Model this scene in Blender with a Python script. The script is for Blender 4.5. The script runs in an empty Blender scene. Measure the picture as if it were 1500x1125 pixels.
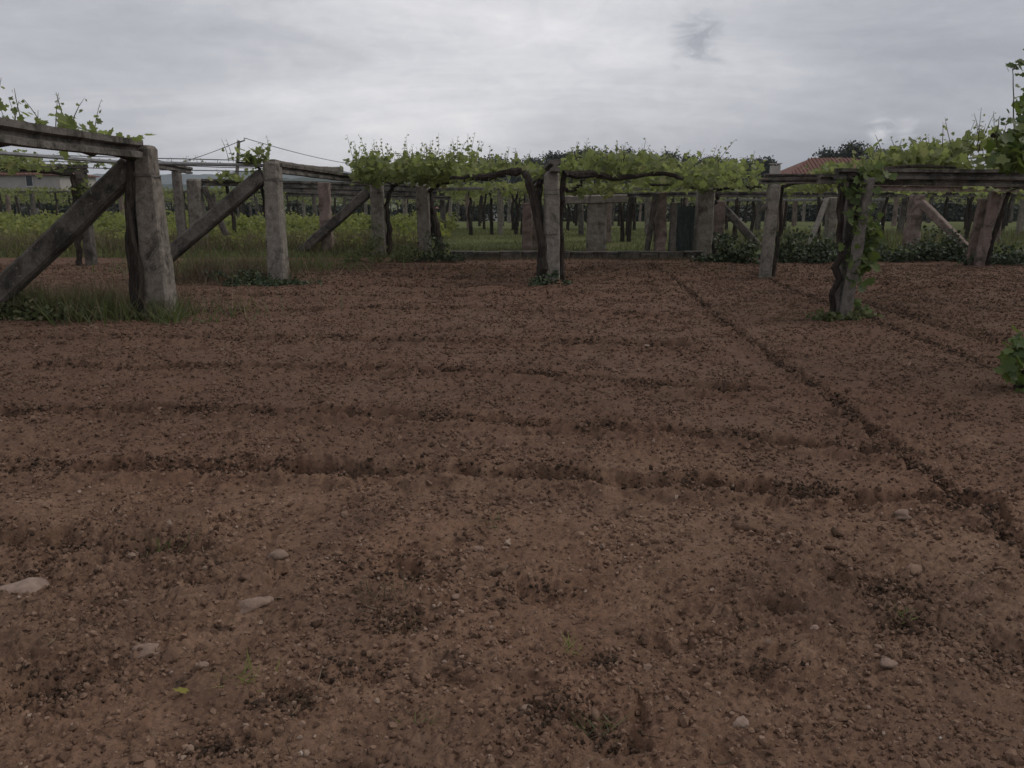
import bpy, math, random
import numpy as np
from mathutils import Vector, Matrix

# ------------------------------------------------------------------ camera, sky, sun, exposure
scene = bpy.context.scene
COL = scene.collection
R = math.radians
CAM_H, FPX, PITCH = 1.55, 1155.0, R(13.34)
CP, SP = math.cos(PITCH), math.sin(PITCH)

cam_d = bpy.data.cameras.new('camera')
cam = bpy.data.objects.new('camera', cam_d)
COL.objects.link(cam)
cam.location = (0, 0, CAM_H)
cam.rotation_euler = (R(90) - PITCH, 0, 0)
cam_d.sensor_width = 36
cam_d.lens = 36 * FPX / 1500
cam_d.clip_start = 0.05
cam_d.clip_end = 12000
scene.camera = cam

SUN_EL, SUN_AZ = R(48), R(82)      # azimuth clockwise from +Y (the view direction)
world = bpy.data.worlds.new('World')
scene.world = world
world.use_nodes = True
wn, wl = world.node_tree.nodes, world.node_tree.links
wn.clear()


def wnode(t, **kw):
    n = wn.new(t)
    for k, v in kw.items():
        setattr(n, k, v)
    return n


def wmath(op, a, b=None, clamp=False):
    n = wn.new('ShaderNodeMath')
    n.operation = op
    n.use_clamp = clamp
    for i, s in enumerate((a, b)):
        if s is None:
            continue
        if isinstance(s, (int, float)):
            n.inputs[i].default_value = s
        else:
            wl.new(s, n.inputs[i])
    return n.outputs[0]


tc = wnode('ShaderNodeTexCoord')
nrm = wnode('ShaderNodeVectorMath', operation='NORMALIZE')
wl.new(tc.outputs['Generated'], nrm.inputs[0])
sep = wnode('ShaderNodeSeparateXYZ')
wl.new(nrm.outputs[0], sep.inputs[0])
zup = wmath('ADD', wmath('MAXIMUM', sep.outputs['Z'], 0.0), 0.22)
comb = wnode('ShaderNodeCombineXYZ')
wl.new(wmath('DIVIDE', sep.outputs['X'], zup), comb.inputs[0])
wl.new(wmath('DIVIDE', sep.outputs['Y'], zup), comb.inputs[1])


def wnoise(scale, loc, detail=6, rough=0.55, dist=0.3, sc=(1, 1, 1)):
    m = wnode('ShaderNodeMapping')
    m.inputs['Location'].default_value = loc
    m.inputs['Scale'].default_value = sc
    wl.new(comb.outputs[0], m.inputs['Vector'])
    n = wnode('ShaderNodeTexNoise')
    n.inputs['Scale'].default_value = scale
    n.inputs['Detail'].default_value = detail
    n.inputs['Roughness'].default_value = rough
    n.inputs['Distortion'].default_value = dist
    wl.new(m.outputs[0], n.inputs['Vector'])
    return n.outputs['Fac']


n_big = wnoise(0.55, (4.3, 1.7, 0), 5, 0.5, 0.8, (0.8, 1.0, 1))
n_mid = wnoise(1.9, (1.3, 9.2, 3), 9, 0.62, 1.2, (0.8, 1.0, 1))
n_str = wnoise(1.1, (7.7, 2.4, 5), 7, 0.58, 1.0, (0.45, 1.2, 1))


def wdot(px, py):
    """cosine of the angle between the view ray and the direction of a cloud feature"""
    u, v = (px - 750) / FPX, (562.5 - py) / FPX
    d = wnode('ShaderNodeVectorMath', operation='DOT_PRODUCT')
    wl.new(nrm.outputs[0], d.inputs[0])
    d.inputs[1].default_value = Vector((u, CP + v * SP, v * CP - SP)).normalized()
    return wmath('MAXIMUM', d.outputs['Value'], 0.0)


# the cloud deck is thinnest ahead, where the hidden brightness lies, and thicker to both sides
dens = wmath('ADD', wmath('MULTIPLY', n_big, 0.45), wmath('MULTIPLY', n_mid, 0.26))
dens = wmath('ADD', dens, wmath('MULTIPLY', n_str, 0.34))
dens = wmath('ADD', dens, wmath('MULTIPLY', wmath('POWER', wdot(660, 130), 20.0), 0.20))
dens = wmath('SUBTRACT', dens, wmath('MULTIPLY', wmath('POWER', wdot(130, 110), 60.0), 0.07))
dens = wmath('SUBTRACT', dens, wmath('MULTIPLY', wmath('POWER', wdot(1330, 215), 40.0), 0.20))
fm = wnode('ShaderNodeMapping')
fm.inputs['Scale'].default_value = (1, 1, 2.2)
wl.new(nrm.outputs[0], fm.inputs['Vector'])
fn = wnode('ShaderNodeTexNoise')
fn.inputs['Scale'].default_value = 26.0
fn.inputs['Detail'].default_value = 6
fn.inputs['Roughness'].default_value = 0.62
fn.inputs['Distortion'].default_value = 0.8
wl.new(fm.outputs[0], fn.inputs['Vector'])
wisp = wmath('SUBTRACT', fn.outputs['Fac'], 0.5)
dens = wmath('ADD', dens, wmath('MULTIPLY', wisp, 0.14))


def puff(px, py, power, gain):
    g = wmath('ADD', wmath('POWER', wdot(px, py), power), wmath('MULTIPLY', wisp, 2.6))
    return wmath('MULTIPLY', wmath('MULTIPLY', wmath('SUBTRACT', g, 0.45), 1.6, True), wmath('MULTIPLY', wmath('POWER', wdot(px, py), power), gain))


dens = wmath('SUBTRACT', dens, puff(1022, 62, 1100.0, 0.26))
dens = wmath('ADD', dens, puff(1288, 192, 6000.0, 0.26))
dens = wmath('ADD', dens, puff(1328, 187, 6000.0, 0.2))
ramp = wnode('ShaderNodeValToRGB')
wl.new(dens, ramp.inputs[0])
cr = ramp.color_ramp
cr.elements[0].position = 0.36
cr.elements[0].color = (0.345, 0.350, 0.385, 1)
cr.elements[1].position = 0.82
cr.elements[1].color = (0.84, 0.825, 0.835, 1)
e = cr.elements.new(0.56)
e.color = (0.515, 0.518, 0.550, 1)
sky = wnode('ShaderNodeTexSky', sky_type='NISHITA', sun_disc=False)
sky.sun_elevation = SUN_EL
sky.sun_rotation = SUN_AZ
bg1 = wnode('ShaderNodeBackground')
bg1.inputs['Strength'].default_value = 0.08
wl.new(sky.outputs[0], bg1.inputs['Color'])
bg2 = wnode('ShaderNodeBackground')
bg2.inputs['Strength'].default_value = 1.12
wl.new(ramp.outputs[0], bg2.inputs['Color'])
mixw = wnode('ShaderNodeMixShader')
mixw.inputs[0].default_value = 0.93
wl.new(bg1.outputs[0], mixw.inputs[1])
wl.new(bg2.outputs[0], mixw.inputs[2])
wo = wnode('ShaderNodeOutputWorld')
wl.new(mixw.outputs[0], wo.inputs[0])

sun_d = bpy.data.lights.new('sun', 'SUN')
sun_d.energy = 1.15
sun_d.angle = R(35)
sun_d.color = (1.0, 0.96, 0.90)
sun = bpy.data.objects.new('sun', sun_d)
COL.objects.link(sun)
sdir = Vector((math.sin(SUN_AZ) * math.cos(SUN_EL), math.cos(SUN_AZ) * math.cos(SUN_EL), math.sin(SUN_EL)))
sun.rotation_euler = (-sdir).to_track_quat('-Z', 'Y').to_euler()
sun.location = (0, -5, 30)

scene.view_settings.view_transform = 'Standard'
scene.view_settings.look = 'None'
scene.view_settings.exposure = 0.05
scene.view_settings.gamma = 1.0
scene.view_settings.use_curve_mapping = False

rng = np.random.default_rng(11)
random.seed(5)


# ------------------------------------------------------------------ helpers
def at(px, py, d):
    """world point at distance d (metres along +Y) on the line of sight of a photo pixel"""
    u, v = (px - 750) / FPX, (562.5 - py) / FPX
    t = d / (CP + v * SP)
    return Vector((u * t, d, CAM_H + t * (v * CP - SP)))


def gnd(px, py, z=0.0):
    u, v = (px - 750) / FPX, (562.5 - py) / FPX
    t = (z - CAM_H) / (v * CP - SP)
    return Vector((u * t, t * (CP + v * SP), z))


def tag(o, label=None, cat=None, group=None, kind=None):
    if label: o['label'] = label
    if cat: o['category'] = cat
    if group: o['group'] = group
    if kind: o['kind'] = kind
    return o


def np_mesh(name, V, F, smooth=False):
    V = np.ascontiguousarray(V, dtype=np.float32)
    F = np.ascontiguousarray(F, dtype=np.int32)
    me = bpy.data.meshes.new(name)
    k = F.shape[1]
    me.vertices.add(len(V))
    me.vertices.foreach_set('co', V.ravel())
    me.loops.add(F.size)
    me.loops.foreach_set('vertex_index', F.ravel())
    me.polygons.add(len(F))
    me.polygons.foreach_set('loop_start', np.arange(0, F.size, k, dtype=np.int32))
    if smooth:
        me.polygons.foreach_set('use_smooth', np.ones(len(F), dtype=bool))
    me.update(calc_edges=True)
    return me


class MB:
    """collects polygons for one mesh"""
    def __init__(self):
        self.v, self.f = [], []

    def add(self, vs, fs):
        o = len(self.v)
        self.v += [tuple(p) for p in vs]
        self.f += [tuple(i + o for i in q) for q in fs]

    def rings(self, rings, close=True):
        n = len(rings[0])
        vs = [p for r in rings for p in r]
        fs = []
        for i in range(len(rings) - 1):
            for j in range(n):
                k = (j + 1) % n
                fs.append((i * n + j, i * n + k, (i + 1) * n + k, (i + 1) * n + j))
        if close:
            fs.append(tuple(range(n - 1, -1, -1)))
            fs.append(tuple(range((len(rings) - 1) * n, len(rings) * n)))
        self.add(vs, fs)

    def tube(self, pts, rad, seg=7, gnarl=0.0, rnd=None):
        rnd = rnd or random
        pts = [Vector(p) for p in pts]
        rings = []
        up = Vector((0.31, 0.2, 0.93))
        ph = rnd.random() * 6
        for i, p in enumerate(pts):
            a = pts[max(i - 1, 0)]
            b = pts[min(i + 1, len(pts) - 1)]
            t = (b - a).normalized()
            n = t.cross(up)
            if n.length < 0.05:
                n = t.cross(Vector((1, 0, 0)))
            n.normalize()
            m = t.cross(n)
            r = rad[i] if hasattr(rad, '__len__') else rad
            ring = []
            for j in range(seg):
                a_ = 2 * math.pi * j / seg + ph + i * 0.15
                rr = r * (1 + gnarl * (rnd.random() - 0.5))
                ring.append(p + n * (rr * math.cos(a_)) + m * (rr * math.sin(a_)))
            rings.append(ring)
        self.rings(rings)

    def box(self, c, s, rot=None):
        c = Vector(c)
        vs = []
        for dz in (-1, 1):
            for dx, dy in ((-1, -1), (1, -1), (1, 1), (-1, 1)):
                p = Vector((dx * s[0] / 2, dy * s[1] / 2, dz * s[2] / 2))
                if rot: p = rot @ p
                vs.append(c + p)
        self.add(vs, [(3, 2, 1, 0), (4, 5, 6, 7), (0, 1, 5, 4), (1, 2, 6, 5), (2, 3, 7, 6), (3, 0, 4, 7)])

    def build(self, name, mat, parent=None, smooth=False, origin=None):
        me = bpy.data.meshes.new(name)
        o_ = Vector(origin) if origin is not None else (parent.location if parent else Vector((0, 0, 0)))
        if parent is not None and parent.parent is not None:
            o_ = parent.parent.location
        me.from_pydata([tuple(Vector(p) - o_) for p in self.v], [], self.f)
        if smooth:
            me.polygons.foreach_set('use_smooth', [True] * len(me.polygons))
        me.update()
        return link(name, me, mat, parent, o_ if parent is None else None)


def link(name, me, mat, parent=None, loc=None):
    o = bpy.data.objects.new(name, me)
    COL.objects.link(o)
    if mat is not None and not me.materials:
        me.materials.append(mat)
    if parent is not None:
        o.parent = parent
    if loc is not None:
        o.location = loc
    return o


def thing(name, loc, label, cat, group=None):
    o = bpy.data.objects.new(name, None)
    COL.objects.link(o)
    o.empty_display_size = 0.2
    o.location = loc
    return tag(o, label, cat, group)


# ---- gradient noise in numpy
def _hash(ix, iy, seed):
    h = (ix.astype(np.int64) * 374761393 + iy.astype(np.int64) * 668265263 + seed * 144665) & 0x7fffffff
    h = ((h ^ (h >> 13)) * 1274126177) & 0x7fffffff
    return ((h ^ (h >> 16)) & 0xffff).astype(np.float32) * (2 * math.pi / 65536)


def pn(x, y, seed=0):
    ix, iy = np.floor(x), np.floor(y)
    fx, fy = (x - ix).astype(np.float32), (y - iy).astype(np.float32)
    ux, uy = fx * fx * fx * (fx * (fx * 6 - 15) + 10), fy * fy * fy * (fy * (fy * 6 - 15) + 10)
    out = []
    for dx, dy in ((0, 0), (1, 0), (0, 1), (1, 1)):
        a = _hash(ix + dx, iy + dy, seed)
        out.append(np.cos(a) * (fx - dx) + np.sin(a) * (fy - dy))
    a = out[0] + ux * (out[1] - out[0])
    b = out[2] + ux * (out[3] - out[2])
    return (a + uy * (b - a)) * 1.4


def sstep(a, b, x):
    t = np.clip((x - a) / (b - a), 0, 1)
    return t * t * (3 - 2 * t)


# ------------------------------------------------------------------ materials
def material(name, build, disp=False):
    m = bpy.data.materials.new(name)
    m.use_nodes = True
    nt = m.node_tree
    nt.nodes.clear()
    out = nt.nodes.new('ShaderNodeOutputMaterial')
    build(nt, out)
    return m


class NT:
    def __init__(self, nt):
        self.n, self.l = nt.nodes, nt.links
        self.tc = self.n.new('ShaderNodeTexCoord')
        self.geo = self.n.new('ShaderNodeNewGeometry')

    def noise(self, scale, detail=5, rough=0.6, dist=0.0, sc=(1, 1, 1), src=None):
        m = self.n.new('ShaderNodeMapping')
        m.inputs['Scale'].default_value = sc
        self.l.new(src or self.geo.outputs['Position'], m.inputs['Vector'])
        n = self.n.new('ShaderNodeTexNoise')
        n.inputs['Scale'].default_value = scale
        n.inputs['Detail'].default_value = detail
        n.inputs['Roughness'].default_value = rough
        n.inputs['Distortion'].default_value = dist
        self.l.new(m.outputs[0], n.inputs['Vector'])
        return n.outputs['Fac']

    def voro(self, scale, feature='F1', out='Distance', rnd=1.0):
        n = self.n.new('ShaderNodeTexVoronoi')
        n.feature = feature
        n.inputs['Scale'].default_value = scale
        n.inputs['Randomness'].default_value = rnd
        self.l.new(self.geo.outputs['Position'], n.inputs['Vector'])
        return n.outputs[out]

    def ramp(self, fac, stops):
        r = self.n.new('ShaderNodeValToRGB')
        self.l.new(fac, r.inputs[0])
        els = r.color_ramp.elements
        while len(els) < len(stops):
            els.new(0.5)
        for e_, (p, c) in zip(els, stops):
            e_.position = p
            e_.color = (*c, 1) if hasattr(c, '__len__') else (c, c, c, 1)
        return r.outputs[0]

    def mix(self, fac, a, b, blend='MIX'):
        m = self.n.new('ShaderNodeMix')
        m.data_type = 'RGBA'
        m.blend_type = blend
        for i, s in ((0, fac), (6, a), (7, b)):
            if hasattr(s, 'links'):
                self.l.new(s, m.inputs[i])
            elif isinstance(s, (int, float)):
                m.inputs[i].default_value = s if i == 0 else (s, s, s, 1)
            else:
                m.inputs[i].default_value = (*s, 1)
        return m.outputs[2]

    def math(self, op, a, b=0.0):
        m = self.n.new('ShaderNodeMath')
        m.operation = op
        for i, s in enumerate((a, b)):
            if hasattr(s, 'links'):
                self.l.new(s, m.inputs[i])
            else:
                m.inputs[i].default_value = s
        return m.outputs[0]

    def bump(self, h, strength, dist):
        b = self.n.new('ShaderNodeBump')
        b.inputs['Strength'].default_value = strength
        b.inputs['Distance'].default_value = dist
        self.l.new(h, b.inputs['Height'])
        return b.outputs[0]

    def bsdf(self, out, col, rough=0.9, normal=None, spec=0.2, metal=0.0):
        p = self.n.new('ShaderNodeBsdfPrincipled')
        if hasattr(col, 'links'):
            self.l.new(col, p.inputs['Base Color'])
        else:
            p.inputs['Base Color'].default_value = (*col, 1)
        p.inputs['Roughness'].default_value = rough
        p.inputs['Specular IOR Level'].default_value = spec
        p.inputs['Metallic'].default_value = metal
        if normal is not None:
            self.l.new(normal, p.inputs['Normal'])
        self.l.new(p.outputs[0], out.inputs['Surface'])
        return p


def m_soil(nt, out):
    t = NT(nt)
    big = t.noise(0.55, 4, 0.6, 0.3)
    mid = t.noise(5.0, 6, 0.7, 0.4)
    fine = t.noise(45.0, 6, 0.75)
    grain = t.noise(210.0, 3, 0.7)
    base = t.ramp(mid, [(0.30, (0.100, 0.060, 0.040)), (0.50, (0.170, 0.104, 0.070)), (0.72, (0.235, 0.152, 0.106))])
    col = t.mix(t.ramp(big, [(0.38, 0.0), (0.62, 0.65)]), base, (0.175, 0.097, 0.064), 'MIX')
    col = t.mix(0.75, col, t.ramp(fine, [(0.30, (0.32, 0.31, 0.30)), (0.48, (0.95, 0.95, 0.95)), (0.72, (1.4, 1.36, 1.3))]), 'MULTIPLY')
    col = t.mix(0.6, col, t.ramp(grain, [(0.3, (0.55, 0.55, 0.55)), (0.55, (1.0, 1.0, 1.0)), (0.8, (1.6, 1.55, 1.5))]), 'MULTIPLY')
    moist = t.ramp(t.noise(1.1, 7, 0.70, 1.0), [(0.48, 0.0), (0.64, 0.5)])
    col = t.mix(moist, col, (0.085, 0.052, 0.037))
    col = t.mix(t.ramp(t.noise(5.5, 7, 0.74, 0.8), [(0.57, 0.0), (0.66, 0.8)]), col, (0.040, 0.027, 0.020))
    sx = nt.nodes.new('ShaderNodeSeparateXYZ')
    nt.links.new(t.geo.outputs['Position'], sx.inputs[0])
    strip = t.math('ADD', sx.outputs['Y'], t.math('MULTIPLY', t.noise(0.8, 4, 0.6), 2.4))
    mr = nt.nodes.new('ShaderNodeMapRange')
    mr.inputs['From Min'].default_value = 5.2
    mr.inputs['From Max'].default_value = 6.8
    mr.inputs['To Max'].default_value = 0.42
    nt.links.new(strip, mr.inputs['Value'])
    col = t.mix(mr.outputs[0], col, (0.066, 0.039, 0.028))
    h = t.math('ADD', t.math('MULTIPLY', fine, 0.6), t.math('MULTIPLY', grain, 0.25))
    nrm_ = t.bump(h, 0.9, 0.012)
    t.bsdf(out, col, 0.95, nrm_, 0.12)


def island_mat(stops, rough=0.9, spec=0.15, bump=None):
    def f(nt, out):
        t = NT(nt)
        col = t.ramp(t.geo.outputs['Random Per Island'], stops)
        n = None
        if bump:
            no = t.noise(bump[0], 5, 0.7)
            n = t.bump(no, bump[1], bump[2])
            col = t.mix(0.6, col, t.ramp(no, [(0.3, 0.55), (0.6, 1.0), (0.8, 1.3)]), 'MULTIPLY')
        t.bsdf(out, col, rough, n, spec)
    return f


def leaf_mat(stops, trans=0.35, tcol=(0.22, 0.30, 0.04)):
    def f(nt, out):
        t = NT(nt)
        col = t.ramp(t.geo.outputs['Random Per Island'], stops)
        p = t.bsdf(out, col, 0.55, None, 0.3)
        tr = nt.nodes.new('ShaderNodeBsdfTranslucent')
        c2 = t.mix(0.55, col, tcol)
        nt.links.new(c2, tr.inputs[0])
        mx = nt.nodes.new('ShaderNodeMixShader')
        mx.inputs[0].default_value = trans
        nt.links.new(p.outputs[0], mx.inputs[1])
        nt.links.new(tr.outputs[0], mx.inputs[2])
        nt.links.new(mx.outputs[0], out.inputs['Surface'])
    return f


def concrete(c_lo, c_hi, stain=(0.035, 0.034, 0.028), amt=(0.46, 0.62), pink=None, scale=1.0):
    def f(nt, out):
        t = NT(nt)
        n1 = t.noise(9 * scale, 7, 0.68, 0.3)
        n2 = t.noise(3.4 * scale, 7, 0.70, 0.6, (1, 1, 0.8))
        n3 = t.noise(75 * scale, 5, 0.75)
        col = t.ramp(n1, [(0.32, c_lo), (0.68, c_hi)])
        if pink:
            col = t.mix(t.ramp(t.noise(1.4, 3, 0.5), [(0.45, 0.0), (0.6, 0.7)]), col, pink)
        col = t.mix(t.ramp(n2, [(amt[0], 0.0), (amt[1], 0.88)]), col, stain)
        # lichen blotches
        li = t.ramp(t.noise(17 * scale, 3, 0.5, 0.8), [(0.66, 0.0), (0.70, 0.5)])
        col = t.mix(li, col, (0.30, 0.31, 0.25))
        col = t.mix(0.85, col, t.ramp(n3, [(0.32, 0.45), (0.5, 1.0), (0.72, 1.35)]), 'MULTIPLY')
        h = t.math('ADD', t.math('MULTIPLY', n1, 0.7), t.math('MULTIPLY', n3, 0.3))
        t.bsdf(out, col, 0.93, t.bump(h, 1.0, 0.022), 0.15)
    return f


def bark(nt, out):
    t = NT(nt)
    n = t.noise(26, 6, 0.7, 0.6, (1, 1, 0.22))
    col = t.ramp(n, [(0.3, (0.014, 0.011, 0.009)), (0.55, (0.05, 0.041, 0.034)), (0.78, (0.105, 0.09, 0.075))])
    t.bsdf(out, col, 0.95, t.bump(n, 1.0, 0.03), 0.1)


def plain(c, rough=0.8, sc=8, var=0.35, metal=0.0, bump=0.2):
    def f(nt, out):
        t = NT(nt)
        n = t.noise(sc, 5, 0.65)
        col = t.mix(var, c, t.ramp(n, [(0.25, tuple(x * 0.35 for x in c)), (0.75, tuple(min(x * 1.5, 1) for x in c))]))
        t.bsdf(out, col, rough, t.bump(n, bump, 0.02), 0.2, metal)
    return f


def m_meadow(nt, out):
    t = NT(nt)
    a = t.noise(0.25, 5, 0.6, 0.5)
    b = t.noise(9, 5, 0.7)
    col = t.ramp(a, [(0.35, (0.085, 0.100, 0.036)), (0.55, (0.120, 0.130, 0.048)), (0.72, (0.15, 0.130, 0.068))])
    col = t.mix(0.6, col, t.ramp(b, [(0.3, 0.5), (0.6, 1.0), (0.8, 1.4)]), 'MULTIPLY')
    t.bsdf(out, col, 0.95, t.bump(b, 0.8, 0.05), 0.1)


def m_hill(nt, out):
    t = NT(nt)
    b = t.noise(0.012, 6, 0.7)
    col = t.ramp(b, [(0.35, (0.018, 0.030, 0.016)), (0.6, (0.035, 0.05, 0.022)), (0.75, (0.06, 0.07, 0.035))])
    t.bsdf(out, col, 1.0, t.bump(t.noise(0.06, 4, 0.7), 1.0, 8.0), 0.0)


M = {}
M['soil'] = material('soil', m_soil)
M['clod'] = material('clod', island_mat([(0, (0.070, 0.043, 0.029)), (0.4, (0.145, 0.088, 0.060)), (0.8, (0.20, 0.126, 0.087)), (1, (0.25, 0.165, 0.118))], 0.95, 0.1, (90, 0.8, 0.01)))
M['dark_clod'] = material('dark_clod', island_mat([(0, (0.032, 0.023, 0.017)), (0.6, (0.056, 0.037, 0.027)), (1, (0.10, 0.064, 0.046))], 0.95, 0.1, (90, 0.8, 0.01)))
M['pebble'] = material('pebble', island_mat([(0, (0.16, 0.10, 0.072)), (0.6, (0.23, 0.16, 0.122)), (0.92, (0.29, 0.23, 0.185)), (1, (0.42, 0.38, 0.33))], 0.85, 0.2, (60, 0.5, 0.01)))
M['stone'] = material('stone', plain((0.235, 0.17, 0.132), 0.9, 22, 0.55, 0.0, 0.5))
M['stone_dirty'] = material('stone_dirty', plain((0.215, 0.148, 0.112), 0.95, 26, 0.6, 0.0, 0.6))
M['straw'] = material('straw', island_mat([(0, (0.040, 0.028, 0.019)), (0.7, (0.105, 0.075, 0.047)), (1, (0.20, 0.155, 0.10))], 0.8))
M['conc'] = material('conc', concrete((0.145, 0.126, 0.104), (0.29, 0.258, 0.222), (0.060, 0.055, 0.044), (0.52, 0.66)))
M['conc_post'] = material('conc_post', concrete((0.135, 0.116, 0.096), (0.28, 0.244, 0.206), (0.045, 0.041, 0.033), (0.49, 0.63), None, 1.27))
M['conc_dirty'] = material('conc_dirty', concrete((0.09, 0.079, 0.069), (0.17, 0.149, 0.13), (0.030, 0.028, 0.023), (0.46, 0.64)))
M['beam'] = material('beam', concrete((0.10, 0.088, 0.076), (0.20, 0.178, 0.155), (0.035, 0.033, 0.026), (0.44, 0.60)))
M['granite'] = material('granite', concrete((0.15, 0.112, 0.094), (0.28, 0.215, 0.185), (0.06, 0.05, 0.04), (0.48, 0.66), (0.22, 0.165, 0.14)))
M['brick'] = material('brick', concrete((0.13, 0.096, 0.080), (0.22, 0.165, 0.138), (0.05, 0.036, 0.03), (0.52, 0.7)))
M['wood'] = material('wood', concrete((0.12, 0.105, 0.09), (0.23, 0.205, 0.18), (0.05, 0.045, 0.036), (0.5, 0.7), None, 1.6))
M['bark'] = material('bark', bark)
M['wire'] = material('wire', plain((0.10, 0.095, 0.09), 0.6, 20, 0.5, 0.4))
M['pipe'] = material('pipe', plain((0.24, 0.24, 0.24), 0.55, 12, 0.5, 0.3))
M['leaf'] = material('leaf', leaf_mat([(0, (0.062, 0.085, 0.028)), (0.4, (0.130, 0.160, 0.052)), (0.8, (0.205, 0.235, 0.085)), (1, (0.25, 0.24, 0.11))], 0.5, (0.40, 0.46, 0.14)))
M['leaf_far'] = material('leaf_far', leaf_mat([(0, (0.060, 0.074, 0.028)), (0.5, (0.128, 0.148, 0.050)), (1, (0.22, 0.22, 0.085))], 0.45, (0.34, 0.38, 0.11)))
M['shoot'] = material('shoot', plain((0.085, 0.075, 0.035), 0.7, 30))
M['weed'] = material('weed', leaf_mat([(0, (0.085, 0.100, 0.028)), (0.5, (0.165, 0.188, 0.050)), (1, (0.25, 0.25, 0.085))], 0.45, (0.38, 0.42, 0.10)))
M['grass'] = material('grass', leaf_mat([(0, (0.048, 0.064, 0.026)), (0.5, (0.095, 0.110, 0.046)), (0.85, (0.15, 0.148, 0.075)), (1, (0.22, 0.19, 0.115))], 0.35))
M['lawn'] = material('lawn', leaf_mat([(0, (0.065, 0.082, 0.030)), (0.6, (0.115, 0.130, 0.048)), (0.9, (0.16, 0.155, 0.07)), (1, (0.21, 0.18, 0.10))], 0.35, (0.22, 0.24, 0.07)))
M['dry'] = material('dry', leaf_mat([(0, (0.07, 0.055, 0.032)), (0.6, (0.125, 0.092, 0.055)), (1, (0.19, 0.15, 0.09))], 0.2, (0.2, 0.15, 0.08)))
M['bush'] = material('bush', leaf_mat([(0, (0.018, 0.030, 0.013)), (0.6, (0.040, 0.058, 0.024)), (1, (0.075, 0.095, 0.038))], 0.2, (0.06, 0.09, 0.02)))
M['tree'] = material('tree', leaf_mat([(0, (0.010, 0.016, 0.010)), (0.6, (0.022, 0.032, 0.017)), (1, (0.045, 0.055, 0.027))], 0.15, (0.04, 0.06, 0.02)))
M['meadow'] = material('meadow', m_meadow)
M['hill'] = material('hill', m_hill)
M['plaster'] = material('plaster', plain((0.36, 0.33, 0.30), 0.9, 1.2, 0.3))
M['white_wall'] = material('white_wall', plain((0.62, 0.61, 0.60), 0.9, 1.2, 0.2))
M['tile'] = material('tile', plain((0.165, 0.082, 0.064), 0.9, 2.0, 0.6))
M['glass'] = material('glass', plain((0.03, 0.035, 0.04), 0.15, 2.0, 0.2, 0.0, 0.0))
M['frame'] = material('frame', plain((0.45, 0.44, 0.42), 0.7, 5, 0.2))
M['net'] = material('net', plain((0.070, 0.088, 0.082), 0.9, 14, 0.5))
M['cloth'] = material('cloth', plain((0.55, 0.54, 0.52), 0.9, 20, 0.3))

# ------------------------------------------------------------------ ploughed soil
FURROWS = [  # (photo pixels along the furrow, width m, depth m)
    ([(-600, 706), (-250, 697), (0, 690), (180, 685), (350, 688), (600, 697), (900, 706), (1150, 722), (1400, 740)], 0.135, 0.095),
    ([(-600, 625), (-200, 612), (280, 601), (450, 607), (640, 615), (900, 629), (1070, 640), (1290, 660)], 0.115, 0.075),
    ([(60, 541), (330, 540), (520, 543), (700, 548), (880, 556), (1100, 573)], 0.13, 0.07),
    ([(-100, 500), (280, 495), (500, 498), (700, 503), (1000, 508)], 0.15, 0.075),
    ([(-100, 462), (300, 458), (460, 456), (760, 455), (1000, 462)], 0.18, 0.075),
    ([(-100, 428), (430, 432), (700, 436), (960, 430)], 0.2, 0.075),
    ([(430, 405), (640, 408), (1000, 406)], 0.28, 0.08),
    ([(300, 394), (620, 396), (960, 394)], 0.26, 0.08),
    ([(480, 419), (700, 421), (980, 418)], 0.22, 0.075),
    ([(-80, 398), (120, 396), (190, 397)], 0.26, 0.06),
    ([(1150, 412), (1330, 420), (1560, 428)], 0.24, 0.06),
    ([(-60, 786), (60, 788), (160, 795), (270, 803)], 0.13, 0.06),
    ([(950, 388), (985, 408), (1040, 455), (1150, 540), (1230, 590), (1330, 670), (1420, 740), (1520, 815), (1720, 970), (1950, 1200)], 0.058, 0.042),
    ([(1100, 400), (1210, 445), (1320, 487), (1500, 560), (1700, 640)], 0.08, 0.026),
    ([(1260, 440), (1380, 480), (1560, 530)], 0.25, 0.045),
]
FUR_W = [([gnd(px, py) for px, py in P_], w, dp) for P_, w, dp in FURROWS]
PITS = [(580, 832, .16), (800, 858, .09), (415, 1020, .06), (535, 972, .07), (320, 1088, .05), (880, 962, .035), (590, 905, .09), (1130, 972, .05),
        (1320, 912, .07), (60, 835, .14), (820, 1040, .07), (790, 455, .22), (925, 440, .2), (495, 498, .2), (60, 985, .10), (905, 1085, .05), (1300, 865, .07), (1490, 950, .08), (50, 1010, .1)]
PIT_W = [(gnd(px, py), r) for px, py, r in PITS]


def seg_dist(x, y, a, b):
    dx, dy = b.x - a.x, b.y - a.y
    L = dx * dx + dy * dy
    t = np.clip(((x - a.x) * dx + (y - a.y) * dy) / L, 0, 1)
    return np.hypot(x - a.x - t * dx, y - a.y - t * dy)


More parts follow.
